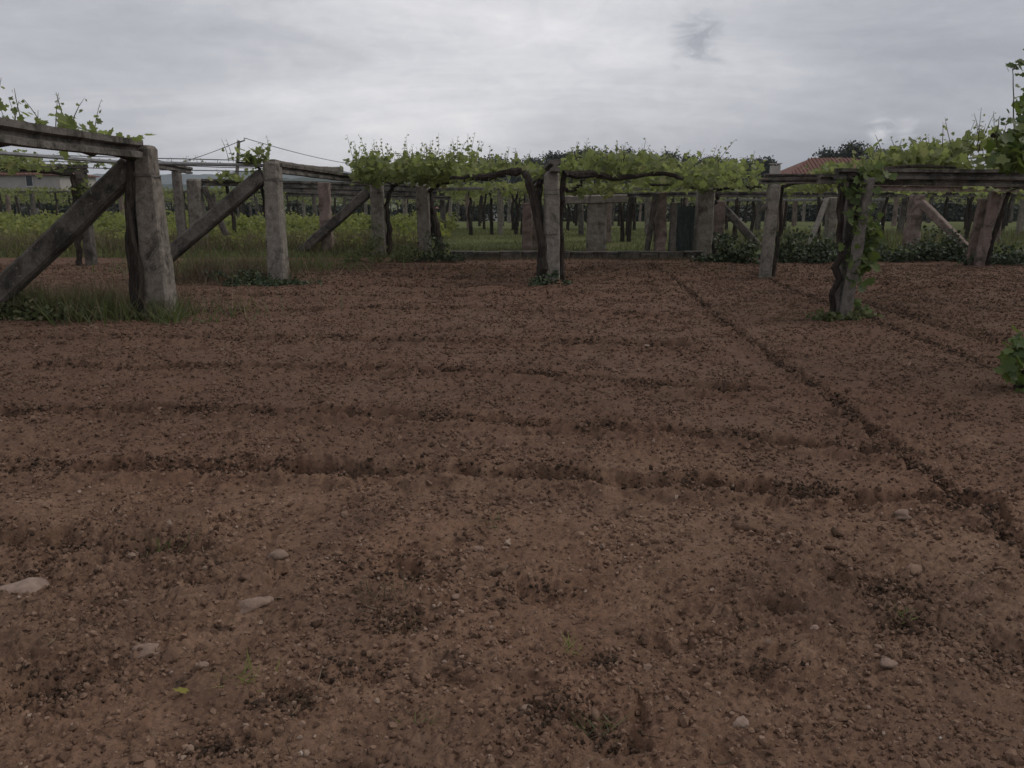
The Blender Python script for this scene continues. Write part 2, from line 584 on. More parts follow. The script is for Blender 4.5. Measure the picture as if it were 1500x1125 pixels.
def soil_h(x, y):
    x = np.asarray(x, np.float64)
    y = np.asarray(y, np.float64)
    wx = x + 0.09 * pn(x * 3.1, y * 3.1, 31) + 0.05 * pn(x * 9, y * 9, 33) + 0.02 * pn(x * 23, y * 23, 35)
    wy = y + 0.09 * pn(x * 3.1, y * 3.1, 32) + 0.05 * pn(x * 9, y * 9, 34) + 0.02 * pn(x * 23, y * 23, 36)
    h = 0.035 * pn(x * 0.35, y * 0.35, 1) + 0.022 * pn(x * 1.1, y * 1.1, 2)
    rough = 0.55 + 0.75 * sstep(-0.25, 0.55, pn(x * 0.9, y * 0.9, 9)) 
    fur = np.zeros_like(x)
    for pts, w, dp in FUR_W:
        d = np.full_like(x, 1e3)
        for a, b in zip(pts[:-1], pts[1:]):
            d = np.minimum(d, seg_dist(wx, wy, a, b))
        mod = 0.95 + 0.75 * pn(x * 1.7 + w * 50, y * 1.7, 4)
        q = d / w
        h += dp * mod * (-(1 - sstep(0.30, 0.85, q)) + 0.5 * np.exp(-((q - 1.15) / 0.45) ** 2))
        fur = np.maximum(fur, np.exp(-(q * 0.7) ** 2))
    for p, r in PIT_W:
        d = np.hypot((wx - p.x) * 0.6, wy - p.y) / r
        h -= 0.055 * np.exp(-d * d * 1.3)
        fur = np.maximum(fur, 0.8 * np.exp(-d * d * 0.6))
    rough = rough + 0.9 * fur
    n1 = pn(wx * 4.2, wy * 4.6, 5)
    h += rough * 0.016 * (np.abs(n1) * 1.4 - 0.35)
    h += rough * 0.014 * (np.abs(pn(wx * 10.5 + 3, wy * 11, 6)) * 1.6 - 0.4)
    h += rough * 0.014 * (np.abs(pn(x * 25, y * 25, 7)) * 1.7 - 0.4)
    h += rough * 0.0085 * (np.abs(pn(x * 58, y * 58, 8)) * 1.8 - 0.4)
    h += 0.0045 * pn(x * 120, y * 120, 10)
    # irregular drop-outs between crumbs
    hole = sstep(0.28, 0.55, pn(wx * 6.5, wy * 8.0, 12)) * sstep(-0.1, 0.4, pn(x * 1.4, y * 1.4, 13))
    h -= 0.042 * hole * np.minimum(rough, 1.4)
    return h


def build_soil():
    nu = 680
    ui = np.linspace(-0.95, 0.95, nu)
    uo = np.geomspace(0.965, 3.2, 32)
    us = np.concatenate([-uo[::-1], ui, uo])
    e_ = np.geomspace(1.75, 21.6, 760)
    ys = np.concatenate([np.linspace(-7.5, 1.0, 24), e_ - 0.6])
    Y = np.repeat(ys[:, None], len(us), 1)
    X = us[None, :] * (np.maximum(Y, 0.8) + 0.6)
    back = np.clip((0.8 - Y) / 4, 0, 1)
    X = X * (1 + back * 3)
    Z = soil_h(X.ravel(), Y.ravel()).reshape(X.shape)
    Z = np.where(Y > 19.7, Z * (1 - sstep(19.7, 20.9, Y)) + 0.03 * sstep(19.9, 20.5, Y), Z)
    n, m = X.shape
    V = np.stack([X, Y, Z], -1).reshape(-1, 3)
    i = np.arange(n * m).reshape(n, m)
    F = np.stack([i[:-1, :-1], i[:-1, 1:], i[1:, 1:], i[1:, :-1]], -1).reshape(-1, 4)
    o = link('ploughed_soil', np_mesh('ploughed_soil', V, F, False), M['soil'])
    tag(o, kind='structure')


build_soil()


# ------------------------------------------------------------------ ground beyond, hills
def far_z(y):
    y = np.asarray(y, float)
    z = np.where(y < 21.2, -0.12 + 0.31 * sstep(20.2, 21.0, y), 0.19)
    return z - 2.6 * sstep(38, 120, y)


def build_ground():
    ys = np.concatenate([[-400, -60, -8.1, 5, 15, 19.9], np.linspace(20.2, 21.4, 9), np.linspace(22, 60, 40), np.geomspace(64, 6000, 30)])
    xs = np.concatenate([-np.geomspace(30, 6000, 22)[::-1], np.linspace(-28, 28, 90), np.geomspace(30, 6000, 22)])
    X, Y = np.meshgrid(xs, ys)
    Z = far_z(Y) + np.where((Y > 21) & (Y < 90), 0.05 * pn(X * 0.6, Y * 0.6, 3), 0)
    Z = np.where((Y < 20.1), np.where((Y > -8) & (Y < 20.1), -0.35, -0.15), Z)
    n, m = X.shape
    i = np.arange(n * m).reshape(n, m)
    F = np.stack([i[:-1, :-1], i[:-1, 1:], i[1:, 1:], i[1:, :-1]], -1).reshape(-1, 4)
    o = link('ground', np_mesh('ground', np.stack([X, Y, Z], -1).reshape(-1, 3), F, True), M['meadow'])
    tag(o, kind='structure')


build_ground()


def build_hills():
    # (pixel x, pixel y of ridge) per ridge
    for dist, prof, seed in ((2300, [(-900, 268), (-200, 258), (60, 262), (220, 261), (330, 262), (400, 256), (440, 253), (500, 257), (560, 262), (700, 266), (1000, 262), (1500, 268), (2300, 262)], 1),
                             (1100, [(-900, 276), (0, 276), (240, 277), (330, 274), (400, 268), (470, 266), (540, 268), (640, 270), (800, 266), (1000, 264), (1500, 262), (2300, 268)], 2)):
        pxs = np.linspace(-900, 2300, 420)
        pys = np.interp(pxs, [p[0] for p in prof], [p[1] for p in prof])
        xs = (pxs - 750) / FPX * dist
        top = (294 - pys) / FPX * dist * 0.97 + 1.5
        top = top + dist * 0.0016 * pn(xs * 60 / dist, xs * 0 + 0.3, seed) + dist * 0.0008 * pn(xs * 260 / dist, xs * 0 + 0.7, seed + 5)
        rows = []
        for k in np.linspace(0, 1, 12):
            y = dist + (k - 0.5) * dist * 0.35
            prof_k = math.sin(math.pi * k) ** 0.8 if 0 < k < 1 else 0
            zz = (top + 4) * prof_k - 4 + dist * 0.0012 * pn(xs * 90 / dist, xs * 0 + k * 9, seed + 2) * (prof_k > 0)
            rows.append(np.stack([xs * y / dist, np.full_like(xs, y), zz], -1))
        V = np.concatenate(rows)
        n, m = 12, len(xs)
        i = np.arange(n * m).reshape(n, m)
        F = np.stack([i[:-1, :-1], i[:-1, 1:], i[1:, 1:], i[1:, :-1]], -1).reshape(-1, 4)
        tag(link('hill', np_mesh('hill', V, F, True), M['hill']), kind='structure')


build_hills()


# ------------------------------------------------------------------ scattering tools
def frames(nrm_):
    """rotation matrices whose z axis follows nrm_, with a random spin"""
    n = nrm_ / np.linalg.norm(nrm_, axis=1, keepdims=True)
    a = rng.normal(size=n.shape)
    x = np.cross(a, n)
    x /= np.linalg.norm(x, axis=1, keepdims=True) + 1e-9
    y = np.cross(n, x)
    return np.stack([x, y, n], -1)


def scatter(T, TF, pos, Rm, s):
    """copies of template T (k,3)/TF at pos with rotation and scale (n,) or (n,3)"""
    s = np.asarray(s, float)
    if s.ndim == 1:
        s = s[:, None]
    s = np.broadcast_to(s, (len(pos), 3))
    V = np.einsum('nij,nkj->nki', Rm, T[None] * s[:, None, :]) + pos[:, None, :]
    F = TF[None] + (np.arange(len(pos)) * len(T))[:, None, None]
    return V.reshape(-1, 3), F.reshape(-1, TF.shape[1])


# grape leaf: five lobes, folded on the midrib
_lp = [(0.0, 0.02), (0.30, -0.14), (0.56, 0.16), (0.40, 0.34), (0.50, 0.66), (0.20, 0.64), (0.0, 1.0)]
_per = _lp + [(-x, y) for x, y in _lp[-2:0:-1]]
LEAF = np.array([(0, 0.36, -0.07)] + [(x, y - 0.0, 0.05 * abs(x) * 2 - 0.06 * (abs(y) > 0.6)) for x, y in _per])
LEAF[:, 1] -= 0.15
LEAF_F = np.array([(0, i, i % len(_per) + 1) for i in range(1, len(_per) + 1)])
LEAF4 = np.array([(0, -0.1, 0), (0.5, 0.35, 0.07), (0, 0.95, -0.05), (-0.5, 0.35, 0.07)])
LEAF4_F = np.array([(0, 1, 2), (0, 2, 3)])
BLADE = np.array([(-0.5, 0, 0), (0.5, 0, 0), (-0.35, 0.10, 0.55), (0.35, 0.10, 0.55), (0.0, 0.34, 1.0)])
BLADE_F = np.array([(0, 1, 3), (0, 3, 2), (2, 3, 4)])


def ico(sub=1):
    import bmesh
    bm = bmesh.new()
    bmesh.ops.create_icosphere(bm, subdivisions=sub, radius=1)
    V = np.array([v.co[:] for v in bm.verts])
    F = np.array([[v.index for v in f.verts] for f in bm.faces])
    bm.free()
    return V, F


def lump(sub, amp, r):
    V, F = ico(sub)
    q = V.copy()
    for k in range(4):
        d = r.normal(size=3)
        d /= np.linalg.norm(d)
        V = V * (1 + amp * 0.55 * np.sin(q @ d * (2 + k) + r.uniform(0, 6)))[:, None]
    V *= (1 + amp * 0.5 * r.uniform(-1, 1, len(V)))[:, None]
    return V, F


def join_stuff(name, parts, mat, label, cat, smooth=False):
    Vs, Fs, o_ = [], [], 0
    for V, F in parts:
        Vs.append(V)
        Fs.append(F + o_)
        o_ += len(V)
    o = link(name, np_mesh(name, np.concatenate(Vs), np.concatenate(Fs), smooth), mat)
    return tag(o, label, cat, kind='stuff')


def field_points(n, ymin, ymax, power=1.0):
    """random points on the ploughed field, denser near its open middle"""
    t = rng.uniform(0, 1, n) ** power
    y = ymin + (ymax - ymin) * t
    x = rng.uniform(-1, 1, n) * (0.70 * (y + 0.6) + 1.1)
    return x, y


def scatter_lumps(name, n, size, mat, label, cat, ymin=1.3, ymax=12, pw=2.0, sub=1, amp=0.35, flat=0.7, along=None, sink=0.35, bysize=0.0):
    x, y = field_points(n, ymin, ymax, pw)
    if along is not None:
        xs, ys = [], []
        for pts, w, dp in along:
            L = [(b - a).length for a, b in zip(pts[:-1], pts[1:])]
            tot = sum(L)
            k = max(int(n * tot / sum((b - a).length for p_, _, _ in along for a, b in zip(p_[:-1], p_[1:]))), 4)
            for _ in range(k):
                r = random.random() * tot
                for (a, b), l in zip(zip(pts[:-1], pts[1:]), L):
                    if r <= l:
                        p = a.lerp(b, r / l)
                        break
                    r -= l
                xs.append(p.x + random.gauss(0, w * 0.75))
                ys.append(p.y + random.gauss(0, w * 0.75))
        x, y = np.array(xs), np.array(ys)
    if name == 'larger_clods':
        kk = pn(x * 1.3, y * 1.3, 61) + 0.6 * pn(x * 4, y * 4, 62) > 0.12
        x, y = x[kk], y[kk]
    s = size[0] + (size[1] - size[0]) * rng.uniform(0, 1, len(x)) ** 3.0
    s = s * (1 + bysize * y)
    z = soil_h(x, y) + s * flat * (1 - 2 * sink) * 0.5
    parts = []
    idx = rng.integers(0, 6, len(x))
    for k in range(6):
        T, TF = lump(sub, amp, rng)
        q = idx == k
        nr = np.stack([rng.normal(0, 0.35, q.sum()), rng.normal(0, 0.35, q.sum()), np.ones(q.sum())], -1)
        sc = np.stack([s[q] * rng.uniform(0.7, 1.3, q.sum()), s[q] * rng.uniform(0.7, 1.2, q.sum()), s[q] * flat * rng.uniform(0.7, 1.2, q.sum())], -1)
        parts.append(scatter(T, TF, np.stack([x[q], y[q], z[q]], -1), frames(nr), sc))
    return join_stuff(name, parts, mat, label, cat)


# ------------------------------------------------------------------ posts, beams, braces
def chamfer_ring(c, w, dpt, ch, ax, ay, jit=0.0):
    hw, hd = w / 2, dpt / 2
    pts = [(-hw + ch, -hd), (hw - ch, -hd), (hw, -hd + ch), (hw, hd - ch), (hw - ch, hd), (-hw + ch, hd), (-hw, hd - ch), (-hw, -hd + ch)]
    return [c + ax * (x + random.uniform(-jit, jit)) + ay * (y + random.uniform(-jit, jit)) for x, y in pts]


def post(name, base, ztop, wb, wt, mat, label, group=None, lean=(0, 0), cap=None, jit=0.006, yaw=0.0, ties=(), depth=1.0, cat='post'):
    base = Vector(base)
    t = thing(name, base, label, cat, group)
    ax, ay = Vector((math.cos(yaw), math.sin(yaw), 0)), Vector((-math.sin(yaw), math.cos(yaw), 0))
    H = ztop - base.z
    mb = MB()
    rings = []
    capz = H - (cap[0] if cap else 0)
    n = 11
    zs = [-0.25] + [capz * i / n for i in range(n + 1)]
    if not cap:
        zs.append(capz + 0.015)

    def ctr(z):
        return base + Vector((lean[0] * z / H, lean[1] * z / H, z))
    for i, z in enumerate(zs):
        f = max(z, 0) / H
        w = wb + (wt - wb) * f
        if not cap and i == len(zs) - 1:
            w *= 0.8
        rings.append(chamfer_ring(ctr(z), w, w * depth, w * 0.075, ax, ay, jit))
    mb.rings(rings)
    mb.build('shaft', mat, t)
    if cap:
        mb = MB()
        w = wt * cap[1]
        rings = [chamfer_ring(ctr(z), w * s, w * s * depth, w * 0.15, ax, ay, jit) for z, s in
                 ((capz + 0.002, 0.97), (capz + 0.03, 1.0), (capz + cap[0] * 0.5, 1.0), (H - 0.05, 0.99), (H - 0.01, 0.86), (H, 0.7))]
        mb.rings(rings)
        mb.build('cap', mat, t)
    for z in ties:
        mb = MB()
        f = z / H
        w = (wb + (wt - wb) * f) * 1.09 + (wt * (cap[1] - 1) if cap and z > capz else 0)
        ring = chamfer_ring(ctr(z), w, w * depth, w * 0.16, ax, ay, 0)
        ring = [p + Vector((0, 0, random.uniform(-0.012, 0.012))) for p in ring]
        mb.tube(ring + [ring[0]], 0.006, 5)
        mb.build('wire_tie', M['wire'], t)
    return t


I_PROF = [(-.5, .5), (.5, .5), (.5, .18), (.17, .05), (.17, -.12), (.42, -.22), (.42, -.5), (-.42, -.5), (-.42, -.22), (-.17, -.12), (-.17, .05), (-.5, .18)]


def beam(p0, p1, label, w=0.16, h=0.2, mat='beam', group=None, prof=I_PROF, name='concrete_beam', cat='beam', n=14, sag=0.0, jit=0.004):
    p0, p1 = Vector(p0), Vector(p1)
    t = (p1 - p0).normalized()
    s = t.cross(Vector((0, 0, 1))).normalized()
    u = s.cross(t)
    rings = []
    for i in range(n + 1):
        f = i / n
        c = p0.lerp(p1, f) - Vector((0, 0, sag * 4 * f * (1 - f)))
        c += s * random.uniform(-jit, jit) + u * random.uniform(-jit, jit)
        rings.append([c + s * (a * w + random.uniform(-jit, jit) * .5) + u * (b * h + random.uniform(-jit, jit) * .5) for a, b in prof])
    mb = MB()
    mb.rings(rings)
    o = mb.build(name, M[mat], None, origin=p0)
    return tag(o, label, cat, group)


SQ = [(-.38, .5), (.38, .5), (.5, .38), (.5, -.38), (.38, -.5), (-.38, -.5), (-.5, -.38), (-.5, .38)]


def brace(p0, p1, label, w=0.2, h=0.22, mat='conc_dirty', group='slanting braces propping the posts', cat='brace'):
    """p0 upper end, p1 lower end"""
    p0, p1 = Vector(p0), Vector(p1)
    p1 = p1 + (p1 - p0).normalized() * 0.12
    return beam(p1, p0, label, w, h, mat, group, SQ, 'diagonal_brace', cat, 9, 0, 0.006)


def wire_thing(pts, r, label, mat='wire', name='trellis_wire', cat='wire', group=None, seg=5):
    mb = MB()
    mb.tube(pts, r, seg)
    return tag(mb.build(name, M[mat], None, origin=pts[0]), label, cat, group)


def topz(px, py, d):
    return at(px, py, d).z


BIG = 'heavy concrete posts carrying the vine beams'
# --- left row, going away from the camera
A = gnd(237, 466); B = gnd(409, 413); C = gnd(557, 378)
post('concrete_post', A, topz(222, 213, A.y), 0.36, 0.225, M['conc_post'], 'thick tapered concrete post with an old vine trunk up one side', BIG, (0.0, 0), (0.36, 1.10), yaw=0.0, ties=(1.80,), jit=0.006)
post('concrete_post', B, topz(401, 236, B.y), 0.325, 0.255, M['conc'], 'bare pale concrete post with a wide cap, rising from dry grass', BIG, (0.02, 0), (0.33, 1.10), yaw=-0.05, ties=(1.84,), jit=0.005)
post('concrete_post', C, topz(556, 266, C.y), 0.36, 0.31, M['conc'], 'stained concrete post half hidden by weeds, a curved vine trunk beside it', BIG, (-0.02, 0), (0.3, 1.05), ties=(1.3,))
brace(at(196, 244, A.y - 0.02) + Vector((-0.02, 0, 0)), gnd(-42, 470) * 1 + Vector((0, 0, 0)), 'broad dark mossy brace propping the thick tapered concrete post', 0.26, 0.27)
brace(at(385, 257, B.y), gnd(203, 412), 'dark brace propping the bare pale concrete post in dry grass', 0.24, 0.25)
brace(at(546, 276, C.y), gnd(432, 377), 'grey brace leaning down into weeds from the stained post', 0.22, 0.24)
b0 = at(210, 214, A.y)
beam((b0.x - 0.03, b0.y - 0.16, 2.13), (-4.50, 4.6, 2.13), 'long mossy concrete beam ending on top of the broadest brace', 0.2, 0.21, sag=0.01)
b1, b2 = at(404, 246, B.y), at(556, 267, C.y)
beam(b1, b2 + Vector((0, 0.3, 0)), 'concrete beam sloping from the bare pale post into the vine leaves', 0.17, 0.17, sag=0.0)
beam(at(399, 238, B.y - 0.1), at(500, 248, B.y + 3.8), 'loose weathered pole lying on top of the sloping concrete beam', 0.11, 0.11, 'wood', prof=SQ, name='loose_pole', cat='pole', sag=0.04)

# --- pipe and wires between the left posts
pp = at(404, 243, B.y)
wire_thing([pp, at(240, 239, B.y - 0.3), at(165, 237, B.y - 0.8), at(22, 226, B.y - 1.8), at(-120, 216, B.y - 2.6)], 0.032, 'galvanised pipe running level from the bare pale post past the thick tapered one', 'pipe', 'pipe_rail', 'pipe', None, 7)
for k, (y0, y1, dd) in enumerate(((236, 232, 0.35), (252, 249, 0.8), (247, 241, 1.6))):
    wire_thing([at(410, y0, B.y + dd), at(320, y0 - 2, B.y + dd), at(236, y1, B.y + dd), at(60, y1 - 5, B.y + dd)], 0.009, 'thin sagging wire strung beside the galvanised pipe', group='wires strung beside the pipe')

# --- left, farther back
D = Vector((at(118, 252, 18.4).x, 18.4, 0.0)); E = Vector((at(284, 258, 22).x, 22, 0.19))
post('concrete_post', D, topz(118, 250, 18.4), 0.2, 0.2, M['conc_dirty'], 'vine-wrapped concrete post seen through the gap above the broadest brace', BIG, cap=(0.2, 1.1))
beam((D.x + 0.15, D.y, topz(118, 247, 18.4) - 0.0), (D.x - 7, D.y - 0.6, topz(118, 247, 18.4)), 'concrete beam below leaves in front of the beige house', 0.18, 0.18)
post('concrete_post', E, topz(284, 262, 22), 0.40, 0.33, M['conc'], 'concrete post standing in weeds with a brace falling to its right', BIG, cap=(0.28, 1.06))
post('wooden_post', E + Vector((-0.36, -0.25, 0)), topz(272, 252, 22), 0.22, 0.2, M['wood'], 'dark upright timber set tight against the braced concrete post in weeds')
brace(at(299, 274, E.y), at(342, 366, E.y), 'thin dark brace falling through the weeds', 0.13, 0.14)
beam(at(278, 250, 21.6), at(226, 240, 17.0), 'short beam running back to the dark upright timber', 0.16, 0.16)
beam(at(296, 267, 22.1), at(612, 274, 23.4), 'long grey beam running level behind the sloping concrete beam', 0.16, 0.18, n=24)
beam(at(410, 276, 24.4), at(640, 283, 25.4), 'grey beam directly below the long level one', 0.15, 0.17, n=20)
beam(at(420, 284, 27.4), at(660, 290, 28.2), 'lowest weathered beam of the three level ones before the hills', 0.16, 0.15, n=20)
Fp = gnd(480, 366, 0.19)
post('granite_post', Fp, topz(480, 268, Fp.y), 0.30, 0.27, M['granite'], 'slender reddish granite post rising from the weeds behind a brace', 'rough reddish stone posts', jit=0.025)
Gp = gnd(623, 374, 0.05)
post('concrete_post', Gp, topz(621, 270, Gp.y), 0.36, 0.33, M['conc'], 'grey concrete post with a dark leaning vine trunk at its right', BIG, (-0.02, 0), (0.4, 1.05), ties=(1.28,))

# --- middle
H = gnd(808, 416)
HZ = topz(805, 252, H.y)
post('concrete_post', H, HZ, 0.27, 0.245, M['conc'], 'lone concrete post out in the ploughed soil with twisted trunks round it', BIG, (-0.02, 0), (0.32, 1.03), yaw=0.1, ties=(1.60, 0.9))
beam((H.x + 0.02, H.y - 0.5, HZ + 0.10), (H.x - 0.10, H.y + 9.5, HZ - 0.12), 'beam on the lone post pointing away to the far pergola', 0.19, 0.2, 'beam')
post('granite_post', gnd(772, 372, 0.1), topz(772, 298, 21.0), 0.26, 0.24, M['brick'], 'short red-brown post behind the lone concrete post', 'rough reddish stone posts', jit=0.015)
post('granite_post', gnd(786, 371, 0.1), topz(786, 300, 21.0), 0.24, 0.22, M['granite'], 'short grey granite post tight behind the lone concrete post', jit=0.02)
J = gnd(873, 369, 0.15)
post('concrete_post', J, topz(873, 290, J.y), 0.52, 0.50, M['conc'], 'wide flat concrete slab post beneath a level lintel', BIG, depth=0.35)
beam(at(826, 293, J.y), at(918, 291, J.y), 'stubby concrete lintel across the wide slab post', 0.26, 0.22, 'conc', prof=SQ, name='concrete_lintel', cat='lintel')
K = gnd(966, 370, 0.15)
post('granite_post', K, topz(967, 282, K.y), 0.28, 0.22, M['granite'], 'rough granite post with a leaning prop against it', 'rough reddish stone posts', jit=0.025)
brace(at(962, 283, K.y - 0.2), gnd(947, 370, 0.15), 'steep grey prop leaning on the rough granite post', 0.12, 0.12, 'conc_dirty')
post('granite_post', gnd(984, 368, 0.18), topz(985, 297, 21.3), 0.17, 0.15, M['wood'], 'thin pale stake beside the grey-green shade cloth', jit=0.012)
Mp = gnd(1028, 378)
post('concrete_post', Mp, topz(1027, 277, Mp.y), 0.40, 0.42, M['conc'], 'wide dark concrete post at the end of the low wall', BIG, jit=0.015)
Np = gnd(1050, 372, 0.05)
post('granite_post', Np, topz(1050, 295, Np.y), 0.25, 0.25, M['brick'], 'brick-red post with a brace slanting down to its right', 'rough reddish stone posts', jit=0.012, ties=(0.5, 0.9))
brace(at(1058, 302, Np.y), at(1122, 372, Np.y - 0.4), 'mossy brace slanting from the brick-red post into the bushes', 0.2, 0.2)
netm = MB()
n0, n1 = at(991, 302, 20.9), at(1018, 302, 20.9)
cols, rws = 8, 9
vs, fs = [], []
for side in (0, 1):
    for r_ in range(rws + 1):
        for c_ in range(cols + 1):
            p = n0.lerp(n1, c_ / cols)
            vs.append(Vector((p.x, p.y + 0.012 * side + 0.03 * math.sin(c_ * 1.7 + r_ * 0.6), 0.17 + (n0.z - 0.17) * r_ / rws)))
m_ = (rws + 1) * (cols + 1)
for r_ in range(rws):
    for c_ in range(cols):
        q = r_ * (cols + 1) + c_
        fs.append((q, q + 1, q + cols + 2, q + cols + 1))
        fs.append((m_ + q + cols + 1, m_ + q + cols + 2, m_ + q + 1, m_ + q))
netm.add(vs, fs)
tag(netm.build('shade_cloth', M['net'], None, origin=(n0.x, n0.y, 0.18)), 'grey-green shade cloth hanging between thin stake and wide dark post', 'shade cloth')

# --- right
O = gnd(1120, 409)
post('concrete_post', O, topz(1124, 269.5, O.y), 0.19, 0.19, M['conc'], 'slim concrete post with an angled bracket under its beam', BIG, (0.05, 0), (0.3, 1.12), jit=0.004)
brace(at(1134, 283, O.y), at(1122, 300, O.y), 'small angled bracket on the slim concrete post', 0.06, 0.07, 'conc', None, 'bracket')
Pb = gnd(1232, 466)
PT = at(1244, 262, Pb.y)
post('wooden_post', Pb + Vector((0.0, -0.10, 0)), PT.z, 0.12, 0.10, M['wood'], 'pale leaning stake wrapped in vine leaves', None, (0.15, 0))
post('concrete_post', Pb + Vector((0.1, 0.25, 0)), PT.z, 0.15, 0.15, M['conc_dirty'], 'dark square post behind the leaf-wrapped stake', BIG, (-0.02, 0))
zP = at(1236, 254.5, Pb.y).z
beam((PT.x - 0.14, Pb.y + 0.05, zP), (PT.x + 6, Pb.y + 0.8, zP), 'dark beam resting on the leaf-wrapped stake, leaves growing above', 0.17, 0.13, n=20)
zO = topz(1124, 265.5, O.y)
beam((O.x - 0.22, O.y, zO), (O.x + 11, O.y + 0.6, zO - 0.02), 'concrete beam lying on the slim concrete post', 0.2, 0.085, n=24)
beam((O.x - 0.15, O.y - 0.03, zO + 0.09), (O.x + 1.15, O.y, zO + 0.09), 'short second beam stacked on the slim concrete post', 0.15, 0.085)
beam(at(1200, 262, 12.6), at(1560, 268, 13.4), 'weathered beam just behind the leafy front one', 0.15, 0.15, n=20)
beam(at(1275, 274, 18.0), at(1560, 277, 18.6), 'reddish beam above the leaning pair of granite posts', 0.15, 0.16, 'granite', n=20)
beam(at(1040, 285, 22.2), at(1560, 284, 23.4), 'long dark beam over the brick-red post', 0.15, 0.15, n=26)
beam(at(860, 287, 22.6), at(1030, 284, 22.2), 'dark beam between slab post and the wide dark post', 0.14, 0.13, n=20)
beam(at(1060, 293, 24.6), at(1300, 293, 25.2), 'pale thin rail below the long dark beam', 0.08, 0.07, 'pipe', prof=SQ, name='rail', cat='rail', n=20)
Q = gnd(1214, 358, 0.19)
post('granite_post', Q, topz(1216, 290, Q.y), 0.28, 0.28, M['conc'], 'grey granite post with a thin stake and prop in long grass', jit=0.02)
brace(at(1211, 292, Q.y - 0.1), gnd(1184, 362, 0.19), 'thin prop leaning against the grey granite post', 0.13, 0.13, 'wood')
Rp = gnd(1333, 364, 0.19)
post('granite_post', Rp, topz(1336, 286, Rp.y), 0.33, 0.29, M['granite'], 'blocky pink granite post with a brace to its right', 'rough reddish stone posts', (0.04, 0), jit=0.03)
brace(at(1346, 293, Rp.y), gnd(1420, 368, 0.19), 'pinkish brace falling from the blocky granite post into bushes', 0.22, 0.2, 'granite')
S1 = gnd(1434, 388)
post('granite_post', S1, topz(1448, 280, S1.y), 0.19, 0.20, M['granite'], 'taller of two pink granite posts leaning together', None, (0.16, 0), jit=0.02, ties=(0.9,), depth=0.9)
post('granite_post', S1 + Vector((-0.10, 0.25, 0)), topz(1434, 292, S1.y), 0.16, 0.16, M['brick'], 'shorter of two pink granite posts leaning together', None, (0.13, 0), jit=0.02)

# --- low wall with coping at the end of the ploughed soil
w0, w1 = Vector((gnd(655, 384).x, 20.4, 0)), Vector((gnd(1022, 384).x, 20.4, 0))
wall = thing('low_wall', (w0.x, 20.4, 0), 'low mossy stone wall edging the ploughed soil before the grass', 'wall')
x = w0.x
while x < w1.x:
    L = random.uniform(0.42, 0.7)
    for nm, zc, hh, dd in (('stone_block', 0.03, 0.26, 0.26), ('coping_stone', 0.175, 0.05, 0.30)):
        mb = MB()
        jz = random.uniform(-0.012, 0.012)
        c = Vector((x + L / 2, 20.4 + random.uniform(-0.02, 0.02), zc + jz))
        mb.rings([chamfer_ring(c + Vector((0, 0, s * hh / 2)), (L - 0.012) * k, dd * k, 0.03, Vector((1, 0, 0)), Vector((0, 1, 0)), 0.012) for s, k in ((-1, 0.97), (-0.7, 1), (0.7, 1), (1, 0.96))])
        mb.build(nm, M['conc_dirty'], wall)
    x += L


# ------------------------------------------------------------------ vines
def canopy(n, box, clumps, size=(0.07, 0.15), sig=(0.28, 0.28, 0.09), tmpl=0, up=0.8):
    """leaf triangles in clumps inside box (x0,x1,y0,y1,z0,z1)"""
    x0, x1, y0, y1, z0, z1 = box
    c = np.stack([rng.uniform(x0, x1, clumps), rng.uniform(y0, y1, clumps), rng.uniform(z0, z1, clumps)], -1)
    wts = rng.uniform(0.3, 1.6, clumps)
    k = rng.choice(clumps, n, p=wts / wts.sum())
    p = c[k] + rng.normal(size=(n, 3)) * np.array(sig)
    nr = rng.normal(size=(n, 3)) * 0.75 + np.array([0, -0.15, up])
    s = rng.uniform(size[0], size[1], n)
    T, TF = (LEAF, LEAF_F) if tmpl == 0 else (LEAF4, LEAF4_F)
    return scatter(T, TF, p, frames(nr), s)


def shoots(n, box, length=(0.25, 0.7), leaf=0.11, tmpl=0, lean=0.35):
    """upright young shoots: stems and their leaves, as (stem MB, leaf arrays)"""
    mb = MB()
    pos, siz = [], []
    for _ in range(n):
        p = Vector((random.uniform(box[0], box[1]), random.uniform(box[2], box[3]), random.uniform(box[4], box[5])))
        L = random.uniform(*length) * random.choice((0.6, 1, 1))
        d = Vector((random.gauss(0, lean), random.gauss(0, lean), 1)).normalized()
        bend = Vector((random.gauss(0, 0.25), random.gauss(0, 0.25), -0.1))
        pts = [p + d * (L * f) + bend * (L * f * f * 0.5) for f in (0, .25, .5, .75, 1)]
        mb.tube(pts, [0.006, 0.0055, 0.005, 0.004, 0.002], 4)
        m = max(4, int(L / 0.075))
        for i in range(m):
            f = (i + 0.5) / m
            q = p + d * (L * f) + bend * (L * f * f * 0.5)
            off = Vector((random.uniform(-1, 1), random.uniform(-1, 1), 0.2)).normalized() * (0.035 + 0.03 * (1 - f))
            pos.append(q + off)
            siz.append(leaf * (1.05 - 0.8 * f) * random.uniform(0.7, 1.2))
    pos = np.array([tuple(q) for q in pos])
    nr = rng.normal(size=(len(pos), 3)) * 0.8 + np.array([0, -0.3, 0.5])
    T, TF = (LEAF, LEAF_F) if tmpl == 0 else (LEAF4, LEAF4_F)
    return mb, scatter(T, TF, pos, frames(nr), np.array(siz))


